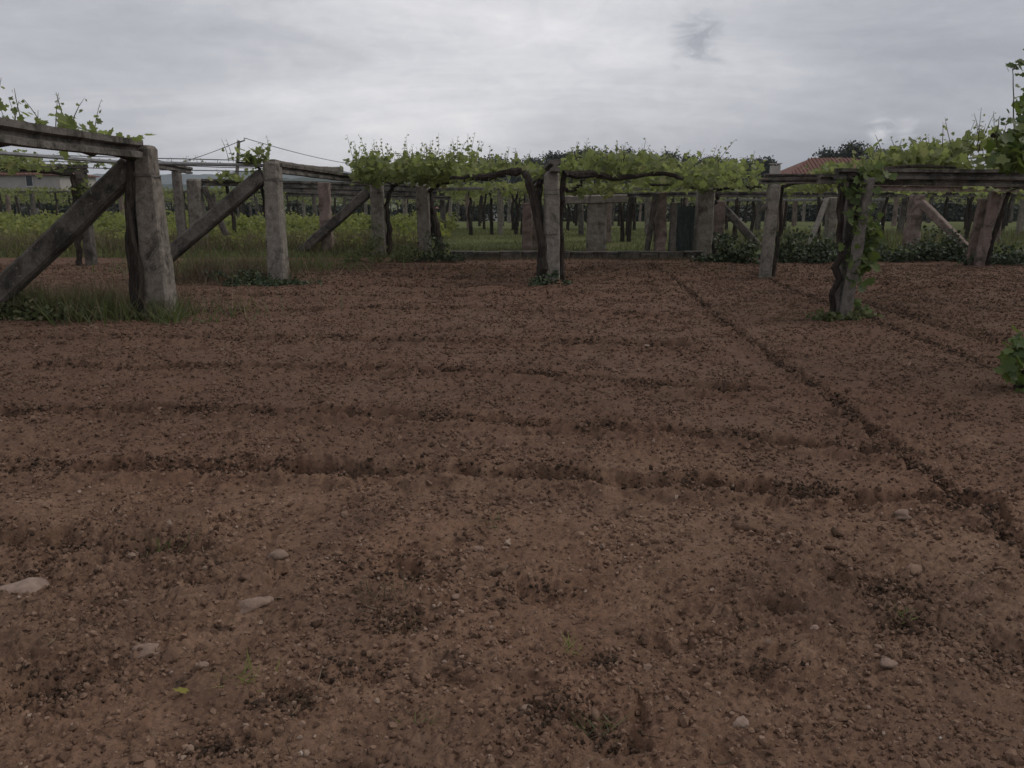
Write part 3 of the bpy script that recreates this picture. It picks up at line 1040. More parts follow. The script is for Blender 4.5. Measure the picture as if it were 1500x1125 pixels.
def wobble(pts, n, amp):
    """resample a polyline smoothly with some irregular bends"""
    pts = [Vector(p) for p in pts]
    out = []
    for i in range(n + 1):
        f = i / n * (len(pts) - 1)
        k = min(int(f), len(pts) - 2)
        g = f - k
        p0, p1, p2, p3 = pts[max(k - 1, 0)], pts[k], pts[k + 1], pts[min(k + 2, len(pts) - 1)]
        q = 0.5 * ((2 * p1) + (p2 - p0) * g + (2 * p0 - 5 * p1 + 4 * p2 - p3) * g * g + (3 * p1 - p0 - 3 * p2 + p3) * g ** 3)
        if 0 < i < n:
            q = q + Vector((random.gauss(0, amp), random.gauss(0, amp), random.gauss(0, amp * 0.5)))
        out.append(q)
    return out


def vine(base, label, trunks, arms, leaves, shoot_sets, group='old grapevines trained over the posts', mat='leaf'):
    base = Vector(base)
    t = thing('grapevine', base, label, 'grapevine', group)
    for pts, r0, r1 in trunks:
        n = 14
        mb = MB()
        pl = wobble(pts, n, 0.014)
        mb.tube(pl, [(r0 + (r1 - r0) * i / n) * random.uniform(0.85, 1.2) for i in range(n + 1)], 9, 0.35)
        mb.build('trunk', M['bark'], t)
    for pts, r0, r1 in arms:
        n = 16
        mb = MB()
        pl = wobble(pts, n, 0.03)
        mb.tube(pl, [(r0 + (r1 - r0) * i / n) * random.uniform(0.8, 1.25) for i in range(n + 1)], 7, 0.35)
        mb.build('arm', M['bark'], t)
    parts = list(leaves)
    stem = MB()
    for mb, lv in shoot_sets:
        stem.add(mb.v, mb.f)
        parts.append(lv)
    if stem.v:
        tag(stem.build('young_shoots', M['shoot'], t), kind='stuff')
    if parts:
        Vs, Fs, o_ = [], [], 0
        for V, F in parts:
            Vs.append(V)
            Fs.append(F + o_)
            o_ += len(V)
        V = np.concatenate(Vs) - np.array(base)
        o = link('foliage', np_mesh('foliage', V, np.concatenate(Fs)), M[mat], t)
        tag(o, kind='stuff')
    return t


# vine on the thick tapered post, canopy going left over the beam
vA = A + Vector((-0.27, -0.08, 0))
vine(vA, 'gnarled double-trunk vine climbing the thick tapered post', [
    ([vA, A + Vector((-0.24, -0.10, 0.7)), A + Vector((-0.22, -0.10, 1.4)), at(196, 228, A.y - 0.1)], 0.085, 0.06),
    ([vA + Vector((0.11, -0.12, 0)), A + Vector((-0.14, -0.22, 0.8)), A + Vector((-0.20, -0.18, 1.5)), at(190, 236, A.y - 0.2)], 0.05, 0.035)],
    [([at(190, 230, A.y - 0.1), (-5.2, 9.6, 2.12), (-6.2, 9.2, 2.15), (-7.4, 9.0, 2.15)], 0.05, 0.02)],
    [canopy(480, (-7.6, -4.9, 7.4, 10.4, 2.18, 2.44), 20, (0.07, 0.14), (0.2, 0.2, 0.06))],
    [shoots(26, (-7.0, -4.9, 7.8, 10.2, 2.18, 2.3), (0.3, 0.55), 0.10, 0, 0.25)])
vD = D + Vector((-0.2, -0.15, 0))
vine(vD, 'vine on the post before the beige house, leaves under the pipe', [([vD, vD + Vector((0.05, 0, 1.0)), vD + Vector((0.1, 0, 2.05))], 0.07, 0.05)],
     [([vD + Vector((0.1, 0, 2.05)), vD + Vector((-2, -.6, 2.2)), vD + Vector((-5, -1.2, 2.2))], 0.045, 0.02)],
     [canopy(1500, (D.x - 6, D.x + 0.3, 14.5, 18.6, 2.14, 2.32), 42, (0.08, 0.15), (0.3, 0.3, 0.07)), canopy(60, (D.x - .1, D.x + .15, 18.2, 18.4, 1.4, 2.1), 5, (0.06, 0.12), (.1, .08, .15))],
     [shoots(14, (D.x - 5, D.x + 0.6, 15, 18.6, 2.2, 2.35), (0.2, 0.5), 0.1)])
# sprouting cane on the pipe beside the bare pale post
eB = at(345, 243, B.y)
vE = gnd(346, 360, 0.19)
vine(vE, 'thin crooked vine in weeds whose leaves clump on the level beam', [([vE, at(341, 320, vE.y), at(336, 292, vE.y), at(330, 270, vE.y - .3)], 0.06, 0.04)],
     [([at(330, 270, vE.y - .3), at(360, 266, 22.2), at(395, 266, 22.2)], 0.03, 0.015)],
     [canopy(108, (at(312, 260, 22).x, at(384, 260, 22).x, 21.7, 22.5, topz(340, 264, 22), topz(340, 255, 22)), 7, (0.08, 0.16), (0.16, 0.2, 0.07))], [shoots(8, (at(312, 260, 22).x, at(400, 260, 22).x, 21.7, 22.5, topz(340, 264, 22), topz(340, 258, 22)), (0.15, 0.4), 0.1)])
vB = B + Vector((-0.22, 0.28, 0))
vine(vB, 'small sprouting vine on the pipe beside the bare pale post', [([vB, vB + Vector((-0.05, 0.05, 1.0)), at(380, 246, B.y + 0.3)], 0.03, 0.025)],
     [([at(380, 246, B.y + 0.3), at(360, 240, B.y), at(335, 241, B.y)], 0.022, 0.012)],
     [canopy(46, (at(345, 240, B.y).x, at(392, 240, B.y).x, B.y - 0.15, B.y + 0.15, 2.16, 2.33), 6, (0.09, 0.16), (0.09, 0.1, 0.05))],
     [shoots(3, (at(330, 240, B.y).x, at(350, 240, B.y).x, B.y - 0.05, B.y + 0.05, 2.14, 2.17), (0.35, 0.5), 0.10, 0, 0.2), shoots(5, (at(365, 240, B.y).x, at(395, 240, B.y).x, B.y - 0.05, B.y + 0.05, 2.14, 2.17), (0.3, 0.5), 0.12, 0, 0.15),
      shoots(7, (at(240, 240, B.y).x, at(330, 240, B.y).x, B.y - 0.05, B.y + 0.05, 2.10, 2.15), (0.10, 0.2), 0.05)])
# vines by the stained post and the grey post, left half of the middle canopy
vC = C + Vector((0.26, 0.0, 0))
cz = topz(560, 268, C.y)
vine(vC, 'dark vine curving over from the stained post into a leafy canopy', [([vC, at(570, 340, C.y), at(567, 300, C.y), at(575, 275, C.y), at(592, 264, C.y)], 0.075, 0.05)],
     [([at(592, 264, C.y), at(640, 262, 19.6), at(690, 262, 19.0)], 0.05, 0.025), ([at(575, 270, C.y), at(555, 262, 19.5), at(525, 256, 18.6)], 0.04, 0.02)],
     [canopy(960, (at(533, 260, 18.5).x, at(625, 260, 18.5).x, 17.0, 20.5, topz(600, 258, 18.5), topz(600, 241, 18.5)), 44, (0.09, 0.17), (0.2, 0.3, 0.09))],
     [shoots(46, (at(522, 260, 18.5).x, at(640, 260, 18.5).x, 17.0, 19.5, topz(600, 252, 18.5), topz(600, 240, 18.5)), (0.35, 0.72), 0.12, 0, 0.2)])
vG = Gp + Vector((0.42, 0.0, 0))
vine(vG, 'thick leaning vine trunk beside the grey concrete post', [([vG, at(641, 345, Gp.y), at(634, 310, Gp.y), at(630, 280, Gp.y)], 0.15, 0.06)],
     [([at(630, 280, Gp.y), at(650, 268, 19.5), at(700, 262, 18.5), at(740, 258, 17.5)], 0.05, 0.03)],
     [canopy(800, (at(622, 260, 18).x, at(712, 260, 18).x, 16.4, 19.6, topz(650, 258, 18), topz(650, 238, 18)), 38, (0.09, 0.17), (0.2, 0.3, 0.09))],
     [shoots(44, (at(610, 260, 18).x, at(700, 260, 18).x, 16.2, 18.6, topz(650, 252, 18), topz(650, 240, 18)), (0.35, 0.72), 0.12, 0, 0.2)])
# the lone post's vine
vH = H + Vector((-0.20, -0.05, 0))
vine(vH, 'old twisted vine on the lone post with thick arms to both sides', [
    ([vH, at(795, 380, H.y - 0.1), at(788, 330, H.y - 0.1), at(781, 290, H.y - 0.05), at(772, 258, H.y), at(760, 250, H.y + 0.1)], 0.09, 0.055),
    ([vH + Vector((-0.02, 0.3, 0)), at(793, 340, H.y + 0.3), at(789, 300, H.y + 0.3), at(793, 262, H.y + 0.3)], 0.06, 0.05),
    ([H + Vector((0.22, 0.15, 0)), at(822, 340, H.y + 0.2), at(824, 290, H.y + 0.2), at(826, 256, H.y + 0.2)], 0.05, 0.05)],
    [([at(762, 250, H.y + 0.1), at(730, 254, H.y + 0.3), at(712, 260, H.y + 0.5), at(690, 258, H.y + 0.8), at(660, 262, H.y + 1)], 0.065, 0.03),
     ([at(826, 256, H.y + 0.2), at(870, 256, H.y + 0.4), at(910, 261, H.y + 0.6), at(960, 256, H.y + 0.8), at(1000, 262, H.y + 1)], 0.075, 0.03),
     ([at(824, 276, H.y + 0.2), at(836, 282, H.y + 0.4), at(848, 270, H.y + 0.5), at(856, 262, H.y + 0.6)], 0.03, 0.015)],
    [canopy(268, (at(705, 260, 15.5).x, at(785, 260, 15.5).x, 14.7, 17.5, topz(740, 254, 15.5), topz(740, 243, 15.5)), 20, (0.07, 0.14), (0.2, 0.3, 0.045)),
     canopy(672, (at(832, 260, 15.5).x, at(960, 260, 15.5).x, 14.8, 18.0, topz(740, 255, 15.5), topz(740, 228, 15.5)), 40, (0.09, 0.17), (0.2, 0.3, 0.075)),
     canopy(76, (at(840, 278, 15.5).x, at(900, 278, 15.5).x, 15, 16, topz(840, 282, 15.5), topz(840, 272, 15.5)), 7, (0.07, 0.13), (0.14, 0.14, 0.05))],
    [shoots(9, (at(700, 260, 15.5).x, at(795, 260, 15.5).x, 14.7, 16.5, topz(740, 252, 15.5), topz(740, 244, 15.5)), (0.25, 0.5), 0.11), shoots(34, (at(835, 260, 15.5).x, at(970, 260, 15.5).x, 14.8, 17, topz(740, 248, 15.5), topz(740, 230, 15.5)), (0.25, 0.5), 0.11, 0, 0.25)])
vM = Mp + Vector((0.32, -0.1, 0))
vine(vM, 'dark knotted vine beside the wide dark post, leaves over the beam', [([vM, at(1043, 340, Mp.y), at(1041, 305, Mp.y), at(1034, 283, Mp.y - .1)], 0.07, 0.06), ([at(1041, 305, Mp.y), at(1052, 287, Mp.y), at(1040, 276, Mp.y)], 0.06, 0.05)],
     [([at(1040, 278, Mp.y), at(1000, 272, 19), at(950, 270, 18)], 0.05, 0.025), ([at(1040, 278, Mp.y), at(1080, 275, 19), at(1115, 274, 18)], 0.05, 0.02)],
     [canopy(960, (at(940, 260, 18).x, at(1092, 260, 18).x, 16.5, 20.5, topz(1000, 270, 18), topz(1000, 238, 18)), 52, (0.09, 0.17), (0.22, 0.35, 0.08))],
     [shoots(30, (at(940, 260, 18).x, at(1090, 260, 18).x, 16.5, 20.0, topz(1000, 258, 18), topz(1000, 238, 18)), (0.25, 0.55), 0.1)])
vO = O + Vector((0.25, 0.3, 0))
vine(vO, 'vine behind the slim concrete post, leaves bushing over its beam', [([vO, vO + Vector((0.1, 0.1, .9)), vO + Vector((0.05, 0, 1.75))], 0.04, 0.035)],
     [([vO + Vector((0.05, 0, 1.75)), vO + Vector((1.2, .3, 1.95)), vO + Vector((2.6, .5, 1.95))], 0.035, 0.02)],
     [canopy(230, (at(1216, 255, 16).x, at(1238, 255, 16).x, 15.6, 17, topz(1200, 258, 16), topz(1200, 243, 16)), 12, (0.06, 0.12), (0.10, 0.3, 0.05)),
      canopy(320, (at(1140, 277, 17).x, at(1232, 277, 17).x, 16, 18.6, topz(1200, 277, 17), topz(1200, 268, 17)), 20, (0.08, 0.15), (0.2, 0.3, 0.05))], [])


def leaf_objects(parent, pos, nr, siz, mat='leaf'):
    me = np_mesh('leaf', LEAF, LEAF_F)
    me.materials.append(M[mat])
    Fm = frames(np.array(nr, float))
    for p, r, s in zip(pos, Fm, siz):
        o = bpy.data.objects.new('leaf', me)
        COL.objects.link(o)
        o.parent = parent
        m = Matrix(r.tolist()).to_4x4()
        o.matrix_local = Matrix.Translation(Vector(p) - parent.location) @ m @ Matrix.Scale(s, 4)


# each leaf of the nearest vines takes its tint from the object
def leaf_single(nt, out):
    t = NT(nt)
    oi = nt.nodes.new('ShaderNodeObjectInfo')
    col = t.ramp(oi.outputs['Random'], [(0, (0.045, 0.072, 0.020)), (0.5, (0.085, 0.122, 0.032)), (1, (0.14, 0.17, 0.05))])
    p = t.bsdf(out, col, 0.5, None, 0.3)
    tr = nt.nodes.new('ShaderNodeBsdfTranslucent')
    nt.links.new(t.mix(0.5, col, (0.2, 0.28, 0.04)), tr.inputs[0])
    mx = nt.nodes.new('ShaderNodeMixShader')
    mx.inputs[0].default_value = 0.35
    nt.links.new(p.outputs[0], mx.inputs[1])
    nt.links.new(tr.outputs[0], mx.inputs[2])
    nt.links.new(mx.outputs[0], out.inputs['Surface'])


M['leaf_single'] = material('leaf_single', leaf_single)

# vine wrapped round the leaning stake
vP = Pb + Vector((-0.10, 0.06, 0))
tP = vine(vP, 'leafy vine clothing the leaning stake from foot to beam', [
    ([vP, at(1228, 400, Pb.y), at(1231, 340, Pb.y), at(1231, 290, Pb.y), at(1236, 258, Pb.y + .05)], 0.045, 0.04),
    ([Pb + Vector((0.05, 0, 0)), at(1248, 380, Pb.y - .05), at(1254, 320, Pb.y - .05), at(1256, 262, Pb.y - .05)], 0.02, 0.02)],
    [([at(1240, 262, Pb.y), at(1262, 252, Pb.y), at(1300, 246, Pb.y + .2), at(1400, 246, Pb.y + .4)], 0.04, 0.02)], [], [])
pos, nr, siz = [], [], []
for px, py, sx, sy, n in ((1250, 440, 7, 12, 9), (1254, 410, 6, 12, 18), (1264, 375, 11, 14, 58), (1270, 348, 12, 16, 74), (1264, 318, 10, 12, 42), (1258, 285, 12, 12, 26), (1268, 268, 12, 8, 16), (1240, 462, 9, 5, 8), (1285, 255, 14, 7, 14), (1240, 282, 5, 6, 4)):
    for _ in range(n):
        q = at(random.gauss(px, sx), random.gauss(py, sy), Pb.y - 0.05 + random.gauss(0, 0.09))
        pos.append(q)
        nr.append((random.gauss(0, .6), -0.8 + random.gauss(0, .5), 0.5 + random.gauss(0, .5)))
        siz.append(random.uniform(0.06, 0.135))
leaf_objects(tP, pos, nr, siz, 'leaf_single')

# canopy above the right front beam
vS = S1 + Vector((0.22, 0.05, 0))
vine(vS, 'vine by the leaning granite posts, canopy over the dark front beam', [([vS, vS + Vector((.05, -.1, .9)), vS + Vector((0.1, -.3, 1.75))], 0.05, 0.045)],
     [([vS + Vector((0.1, -.3, 1.75)), vS + Vector((-1, -3, 1.95)), vS + Vector((-2.5, -5.5, 2.0))], 0.05, 0.03)],
     [canopy(416, (at(1292, 240, 12).x, at(1375, 240, 12).x, 11, 14, topz(1300, 245, 12), topz(1300, 226, 12)), 24, (0.08, 0.15), (0.16, 0.4, 0.065)),
      canopy(332, (at(1385, 240, 11.5).x, at(1432, 240, 11.5).x, 10.6, 13, topz(1300, 244, 11.5), topz(1300, 216, 11.5)), 18, (0.08, 0.16), (0.12, 0.3, 0.075)),
      canopy(320, (at(1440, 240, 12).x, at(1640, 240, 12).x, 10.6, 14, topz(1300, 246, 12), topz(1300, 234, 12)), 24, (0.06, 0.13), (0.2, 0.4, 0.05)),
      canopy(512, (at(1280, 280, 20).x, at(1560, 280, 20).x, 18, 21, topz(1300, 281, 20), topz(1300, 276, 20)), 34, (0.08, 0.15), (0.25, 0.3, 0.04))],
     [shoots(24, (at(1285, 240, 12).x, at(1375, 240, 12).x, 11, 13, topz(1300, 240, 12), topz(1300, 228, 12)), (0.25, 0.45), 0.11), shoots(14, (at(1380, 240, 11.5).x, at(1440, 240, 11.5).x, 10.8, 12, topz(1300, 230, 11.5), topz(1300, 218, 11.5)), (0.4, 0.62), 0.09, 0, 0.22)])
# nearest canopy, entering at the right edge
vT = Vector((5.3, 6.9, 0))
tT = vine(vT, 'big-leaved vine canopy hanging over the end of the dark front beam', [([vT, vT + Vector((0.05, 0, 1)), vT + Vector((0, 0, 1.95))], 0.07, 0.06)],
          [([vT + Vector((0, 0, 1.95)), vT + Vector((-0.4, 0.6, 2.1)), vT + Vector((-0.75, 0.9, 2.12))], 0.05, 0.02), ([vT + Vector((0, 0, 1.95)), vT + Vector((1, -.3, 2.1)), vT + Vector((2.4, -.6, 2.1))], 0.05, 0.02)],
          [canopy(260, (5.4, 7.5, 5.6, 8.5, 2.05, 2.5), 12, (0.09, 0.17), (.2, .2, .1))], [])
pos, nr, siz = [], [], []
for px, py, sx, sy, n in ((1482, 216, 10, 12, 55), (1498, 198, 8, 14, 40), (1466, 232, 7, 7, 20), (1500, 235, 10, 8, 26), (1490, 150, 5, 8, 6), (1530, 190, 18, 25, 60)):
    for _ in range(n):
        q = at(random.gauss(px, sx), random.gauss(py, sy), 7.5 + random.gauss(0, 0.22))
        pos.append(q)
        nr.append((random.gauss(0, .6), -0.5 + random.gauss(0, .5), 0.7 + random.gauss(0, .5)))
        siz.append(random.uniform(0.07, 0.14))
canes = MB()
for (xa, ya), (xb, yb), (xc, yc) in (((1484, 215), (1485, 160), (1483, 100)), ((1461, 215), (1460, 195), (1465, 170)), ((1498, 200), (1502, 130), (1512, 60)), ((1484, 102), (1492, 94), (1503, 88))):
    pts = wobble([at(xa, ya, 7.5), at(xb, yb, 7.5), at(xc, yc, 7.5)], 8, 0.004)
    canes.tube(pts, [0.008 - 0.0006 * i for i in range(9)], 5)
    for i in range(2, 9):
        for s in (-1, 1):
            if random.random() < 0.6:
                pos.append(pts[i] + Vector((s * random.uniform(.02, .05), random.uniform(-.03, .03), 0)))
                nr.append((random.gauss(0, .6), -.6, .6))
                siz.append(0.085 - 0.006 * i)
canes.build('cane', M['shoot'], tT)
leaf_objects(tT, pos, nr, siz, 'leaf_single')
# sprout at the right edge, on the soil
vU = gnd(1494, 572)
tU = vine(vU, 'leafy vine sprout rising from bare soil beside the right track', [([vU, vU + Vector((0.03, 0, .25)), vU + Vector((0.08, 0.02, .55))], 0.03, 0.015)], [], [], [])
pos, nr, siz = [], [], []
for px, py, sx, sy, n in ((1492, 520, 9, 14, 34), (1484, 545, 7, 8, 14), (1500, 555, 8, 10, 12)):
    for _ in range(n):
        pos.append(at(random.gauss(px, sx), random.gauss(py, sy), vU.y + random.gauss(0, 0.07)))
        nr.append((random.gauss(0, .6), -0.6 + random.gauss(0, .5), 0.7 + random.gauss(0, .5)))
        siz.append(random.uniform(0.07, 0.13))
leaf_objects(tU, pos, nr, siz, 'leaf_single')


# ------------------------------------------------------------------ far pergolas: posts, trunks and canopy, one by one
def far_vine_mesh(seed, leaves=360):
    z0 = 1.52
    V, F = canopy(leaves, (-2.3, 2.3, -2.0, 2.0, z0, z0 + 0.14), 26, (0.10, 0.20), (0.35, 0.35, 0.07), 1)
    mb, lv = shoots(10, (-2.3, 2.3, -2, 2, z0 + 0.1, z0 + 0.2), (0.12, 0.32), 0.12, 1)
    me = np_mesh('foliage', np.concatenate([V, lv[0]]), np.concatenate([F, lv[1] + len(V)]))
    me.materials.append(M['leaf_far'])
    return me


FAR_FOL = [far_vine_mesh(i) for i in range(4)]
FAR_TRUNK = []
for i in range(4):
    mb = MB()
    mb.tube(wobble([(0, 0, -1.2), (0.0, 0, 0), (random.uniform(-.08, .08), 0, .7), (random.uniform(-.1, .1), 0, 1.25), (random.uniform(-.4, .4), 0.1, 1.6)], 10, 0.02), [0.085] * 3 + [0.07, 0.065, 0.06, 0.055, 0.05, 0.05, 0.045, 0.04], 6, 0.3)
    me = bpy.data.meshes.new('trunk')
    me.from_pydata(mb.v, [], mb.f)
    me.materials.append(M['bark'])
    FAR_TRUNK.append(me)
FAR_POST = []
for i in range(3):
    mb = MB()
    mb.rings([chamfer_ring(Vector((0, 0, z)), 0.2 - 0.02 * z, 0.18, 0.025, Vector((1, 0, 0)), Vector((0, 1, 0)), 0.012) for z in (-1.2, 0, .5, 1.0, 1.4, 1.66)])
    me = bpy.data.meshes.new('pergola_post')
    me.from_pydata(mb.v, [], mb.f)
    me.materials.append(M[('conc', 'granite', 'conc_dirty')[i]])
    FAR_POST.append(me)

rows = [(24.6, 0), (29.3, 0), (34, 0), (39, 0), (45, 0), (52, 0), (60, 0), (70, 0)]
for ri, (yr, _) in enumerate(rows):
    xw = 0.72 * yr
    x = -xw
    kx = 0
    while x < xw:
        step = 4.6 if yr < 50 else 5.6
        xx = x + random.uniform(-0.35, 0.35)
        left = xx < -3.2
        mid = -3.2 <= xx < 3.6
        gz = float(far_z(yr))
        skip = (left and yr < 37) or (mid and yr < 24)
        if not skip:
            side = 'left' if left else ('mid' if mid else 'right')
            row_w = ('first', 'second', 'third', 'fourth', 'fifth', 'sixth', 'seventh', 'eighth')[ri - 3 if left else ri]
            lab_p = {'left': 'small grey post in the %s vine row beyond the tall weeds' % row_w, 'mid': 'small post in the %s far vine row over the short grass' % row_w, 'right': 'small pale post in the %s pergola row beyond the dark bushes' % row_w}[side]
            lab_v = {'left': 'low vine in the %s vine row beyond the tall weeds' % row_w, 'mid': 'slim dark-trunked vine in the %s far row over the short grass' % row_w, 'right': 'shaded vine in the %s pergola row beyond the dark bushes' % row_w}[side]
            grp = {'left': 'far pergola beyond the weeds', 'mid': 'far pergola over the short grass', 'right': 'far pergola beyond the bushes'}[side]
            o = link('pergola_post', FAR_POST[random.randrange(3)], None, None, (xx, yr, gz))
            o.rotation_euler = (random.gauss(0, .03), random.gauss(0, .04), random.uniform(-.3, .3))
            tag(o, lab_p, 'post', 'posts of the ' + grp)
            dzs = 1.0 + (0.19 - gz) * 0.12
            for q in range((2 if yr < 46 else 1) + (1 if mid else 0)):
                t = thing('grapevine', (xx + (0.8 + 1.0 * q if mid else 1.1 + 2.3 * q) + random.uniform(-.3, .3), yr + random.uniform(-.5, .5), gz), lab_v, 'grapevine', 'vines of the ' + grp)
                t.rotation_euler = (0, 0, random.choice((0, math.pi)) + random.uniform(-.15, .15))
                t.scale = (1, 1, dzs * random.uniform(0.95, 1.06))
                link('trunk', FAR_TRUNK[random.randrange(4)], None, t)
                if q == 0:
                    tag(link('foliage', FAR_FOL[random.randrange(4)], None, t), kind='stuff')
        x += step * (0.55 if -3.4 < xx < 3.4 and yr < 50 else 1.0)
    for seg_ in ((-xw, -3.2, yr > 37), (-3.2, xw, True)):
        if seg_[2]:
            gz = float(far_z(yr))
            zt = gz + 1.60 * (1 + (0.19 - gz) * 0.12)
            if yr < 50 and seg_[0] == -3.2:
                for dy in (1.5, 3.0):
                    beam((max(seg_[0], -3.2) + 0.02, yr + dy, zt + 0.02), (max(seg_[1], 3) - 0.02, yr + dy, zt + 0.02), 'thin wire-like rail between rows of the far pergola', 0.03, 0.03, 'beam', 'thin rails of the far pergola', SQ, 'pergola_rail', 'rail', 20, 0, 0.015)
            beam((seg_[0] + 0.02, yr - 0.12, zt), (seg_[1] - 0.02, yr - 0.12, zt), 'level rail along the %s line of posts in the far pergola' % ('first', 'second', 'third', 'fourth', 'fifth', 'sixth', 'seventh', 'eighth')[ri], 0.08, 0.09, 'beam', 'rails of the far pergola', SQ, 'pergola_rail', 'rail', 30, 0, 0.02)


# ------------------------------------------------------------------ weeds, grass, bushes
def blades(n, xr, yr, h, w, zfun, lean=0.35):
    x, y = rng.uniform(*xr, n), rng.uniform(*yr, n)
    return blades_at(x, y, zfun(x, y), h, w, lean)


def blades_at(x, y, z, h, w, lean=0.35):
    n = len(x)
    nr = np.stack([rng.normal(0, lean, n), rng.normal(0, lean, n), np.ones(n)], -1)
    hh = rng.uniform(h[0], h[1], n)
    s = np.stack([rng.uniform(w[0], w[1], n), hh, hh], -1)
    return scatter(BLADE, BLADE_F, np.stack([x, y, z], -1), frames(nr), s)


zf = lambda x, y: far_z(y) - 0.01
join_stuff('short_grass', [blades(24000, (-3.6, 6.0), (20.6, 36), (0.03, 0.10), (0.010, 0.02), zf)], M['lawn'], 'short green grass under the far canopy', 'grass')
# tall weeds on the left plot
parts, stems = [], []
x, y = rng.uniform(-24, -2.4, 7600), 20.7 + 15 * rng.uniform(0, 1, 7600)
patch = sstep(-0.25, 0.25, pn(x * 0.5, y * 0.5, 21))
keep = rng.uniform(0, 1, len(x)) < (0.25 + 0.75 * patch) * sstep(20.6, 23.0, y)
x, y = x[keep], y[keep]
hgt = 0.60 * (0.22 + 0.40 * rng.uniform(0, 1, len(x)) + 0.35 * sstep(23, 27, y)) * (0.55 + 0.85 * sstep(-0.35, 0.35, pn(x * 0.9, y * 0.9, 23)))
P_, N_, S_ = [], [], []
for k in range(13):
    f = rng.uniform(0.15, 1, len(x))
    P_.append(np.stack([x + rng.normal(0, 0.10, len(x)), y + rng.normal(0, 0.10, len(x)), far_z(y) + hgt * f], -1))
    N_.append(rng.normal(size=(len(x), 3)) * 0.8 + np.array([0, -0.2, 0.7]))
    S_.append(rng.uniform(0.07, 0.16, len(x)) * (1.2 - 0.5 * f) * (1 + 0.4 * sstep(23, 27, y)))
parts.append(scatter(LEAF4, LEAF4_F, np.concatenate(P_), frames(np.concatenate(N_)), np.concatenate(S_)))
join_stuff('tall_weeds', parts, M['weed'], 'tall yellow-green weeds on the plot beyond the left posts', 'weeds')
join_stuff('rough_grass', [blades(11000, (-23, -2.6), (20.5, 30), (0.12, 0.42), (0.012, 0.03), zf, 0.3), blades(3500, (-16, 14), (20.3, 21.2), (0.06, 0.25), (0.01, 0.022), zf, 0.4)], M['grass'], 'rough long grass mixed with the weeds at the field edge', 'grass')
join_stuff('dry_grass', [blades(9000, (-17, -2.6), (20.5, 24.0), (0.2, 0.6), (0.008, 0.016), zf, 0.3), blades(2500, (-2.6, 5.2), (19.95, 20.35), (0.05, 0.18), (0.006, 0.012), lambda x, y: 0 * x + 0.0, 0.7), blades(1200, (-2.5, 2.5), (20.1, 21.2), (0.06, 0.22), (0.006, 0.014), zf, 0.5), blades(5000, (6, 24), (20.8, 30), (0.15, 0.4), (0.01, 0.022), zf, 0.35)], M['dry'], 'dry brownish grass stalks along the far edge', 'grass')
join_stuff('long_grass', [blades(9000, (5.5, 26), (20.6, 31), (0.12, 0.35), (0.012, 0.026), zf, 0.35)], M['grass'], 'long grass around the granite posts', 'grass')


def patch_grass(name, ctr, rx, ry, n, h, w, mat, label, lean=0.4):
    a, r = rng.uniform(0, 2 * math.pi, n), np.sqrt(rng.uniform(0, 1, n))
    x, y = ctr[0] + rng.normal(0, rx * 0.55, n), ctr[1] + rng.normal(0, ry * 0.6, n)
    pt = pn(x * 2.1, y * 2.1, 44) + 0.35
    k = rng.uniform(0, 1, n) < pt * 1.6
    x, y = x[k], y[k]
    return join_stuff(name, [blades_at(x, y, soil_h(x, y) - 0.01, h, w, lean)], M[mat], label, 'grass')


patch_grass('grass_patch', (A.x - 1.5, A.y + 0.0), 1.7, 0.42, 5200, (0.10, 0.46), (0.008, 0.018), 'grass', 'green grass strip at the foot of the thick tapered post')
patch_grass('grass_patch', (A.x - 1.4, A.y + 0.3), 1.6, 0.55, 6500, (0.2, 0.60), (0.005, 0.010), 'dry', 'pale seedy grass behind the green strip at the thick post')
patch_grass('grass_patch', (A.x + 0.15, A.y - 0.15), 0.5, 0.28, 700, (0.15, 0.42), (0.010, 0.018), 'grass', 'long grass tuft splaying from the foot of the thick post', 0.7)
patch_grass('grass_patch', (B.x - 1.1, B.y + 0.2), 1.35, 0.6, 2800, (0.15, 0.65), (0.008, 0.016), 'dry', 'dry brown grass standing beside the bare pale post')
patch_grass('grass_patch', (B.x - 1.3, B.y + 2.4), 2.0, 1.2, 3000, (0.15, 0.5), (0.010, 0.02), 'grass', 'rank grass under the brace of the bare pale post')


def leafy_clump(name, ctr, r, n, label, cat, mat='bush', size=(0.03, 0.08), zscale=0.6, group=None, zf_=None, stems=8, tm=1):
    ctr = Vector(ctr)
    t = thing(name, ctr, label, cat, group)
    k = max(6, int(n / 60))
    c = rng.normal(size=(k, 3)) * np.array([r[0] * .5, r[1] * .5, 0]) + np.array([0, 0, 0])
    c[:, 2] = np.abs(rng.normal(0, 0.55, k)) * r[2] * np.exp(-(c[:, 0] / r[0]) ** 2)
    j = rng.integers(0, k, n)
    p = c[j] + rng.normal(size=(n, 3)) * np.array([r[0] * .16, r[1] * .16, r[2] * .18])
    p[:, 2] = np.abs(p[:, 2]) + 0.01
    nr_ = rng.normal(size=(n, 3)) * 0.7 + np.array([0, -0.4, 0.6])
    T, TF = (LEAF, LEAF_F) if tm == 0 else (LEAF4, LEAF4_F)
    V, F = scatter(T, TF, p, frames(nr_), rng.uniform(size[0], size[1], n))
    tag(link('foliage', np_mesh('foliage', V, F), M[mat], t), kind='stuff')
    mb = MB()
    for i in range(stems):
        q = c[i % k]
        mb.tube([(q[0] * .3, q[1] * .3, -0.03), (q[0] * .7, q[1] * .7, q[2] * .6), (q[0], q[1], q[2])], [0.012, 0.009, 0.005], 4)
    o = mb.build('stems', M['shoot'], None)
    o.parent = t
    return t


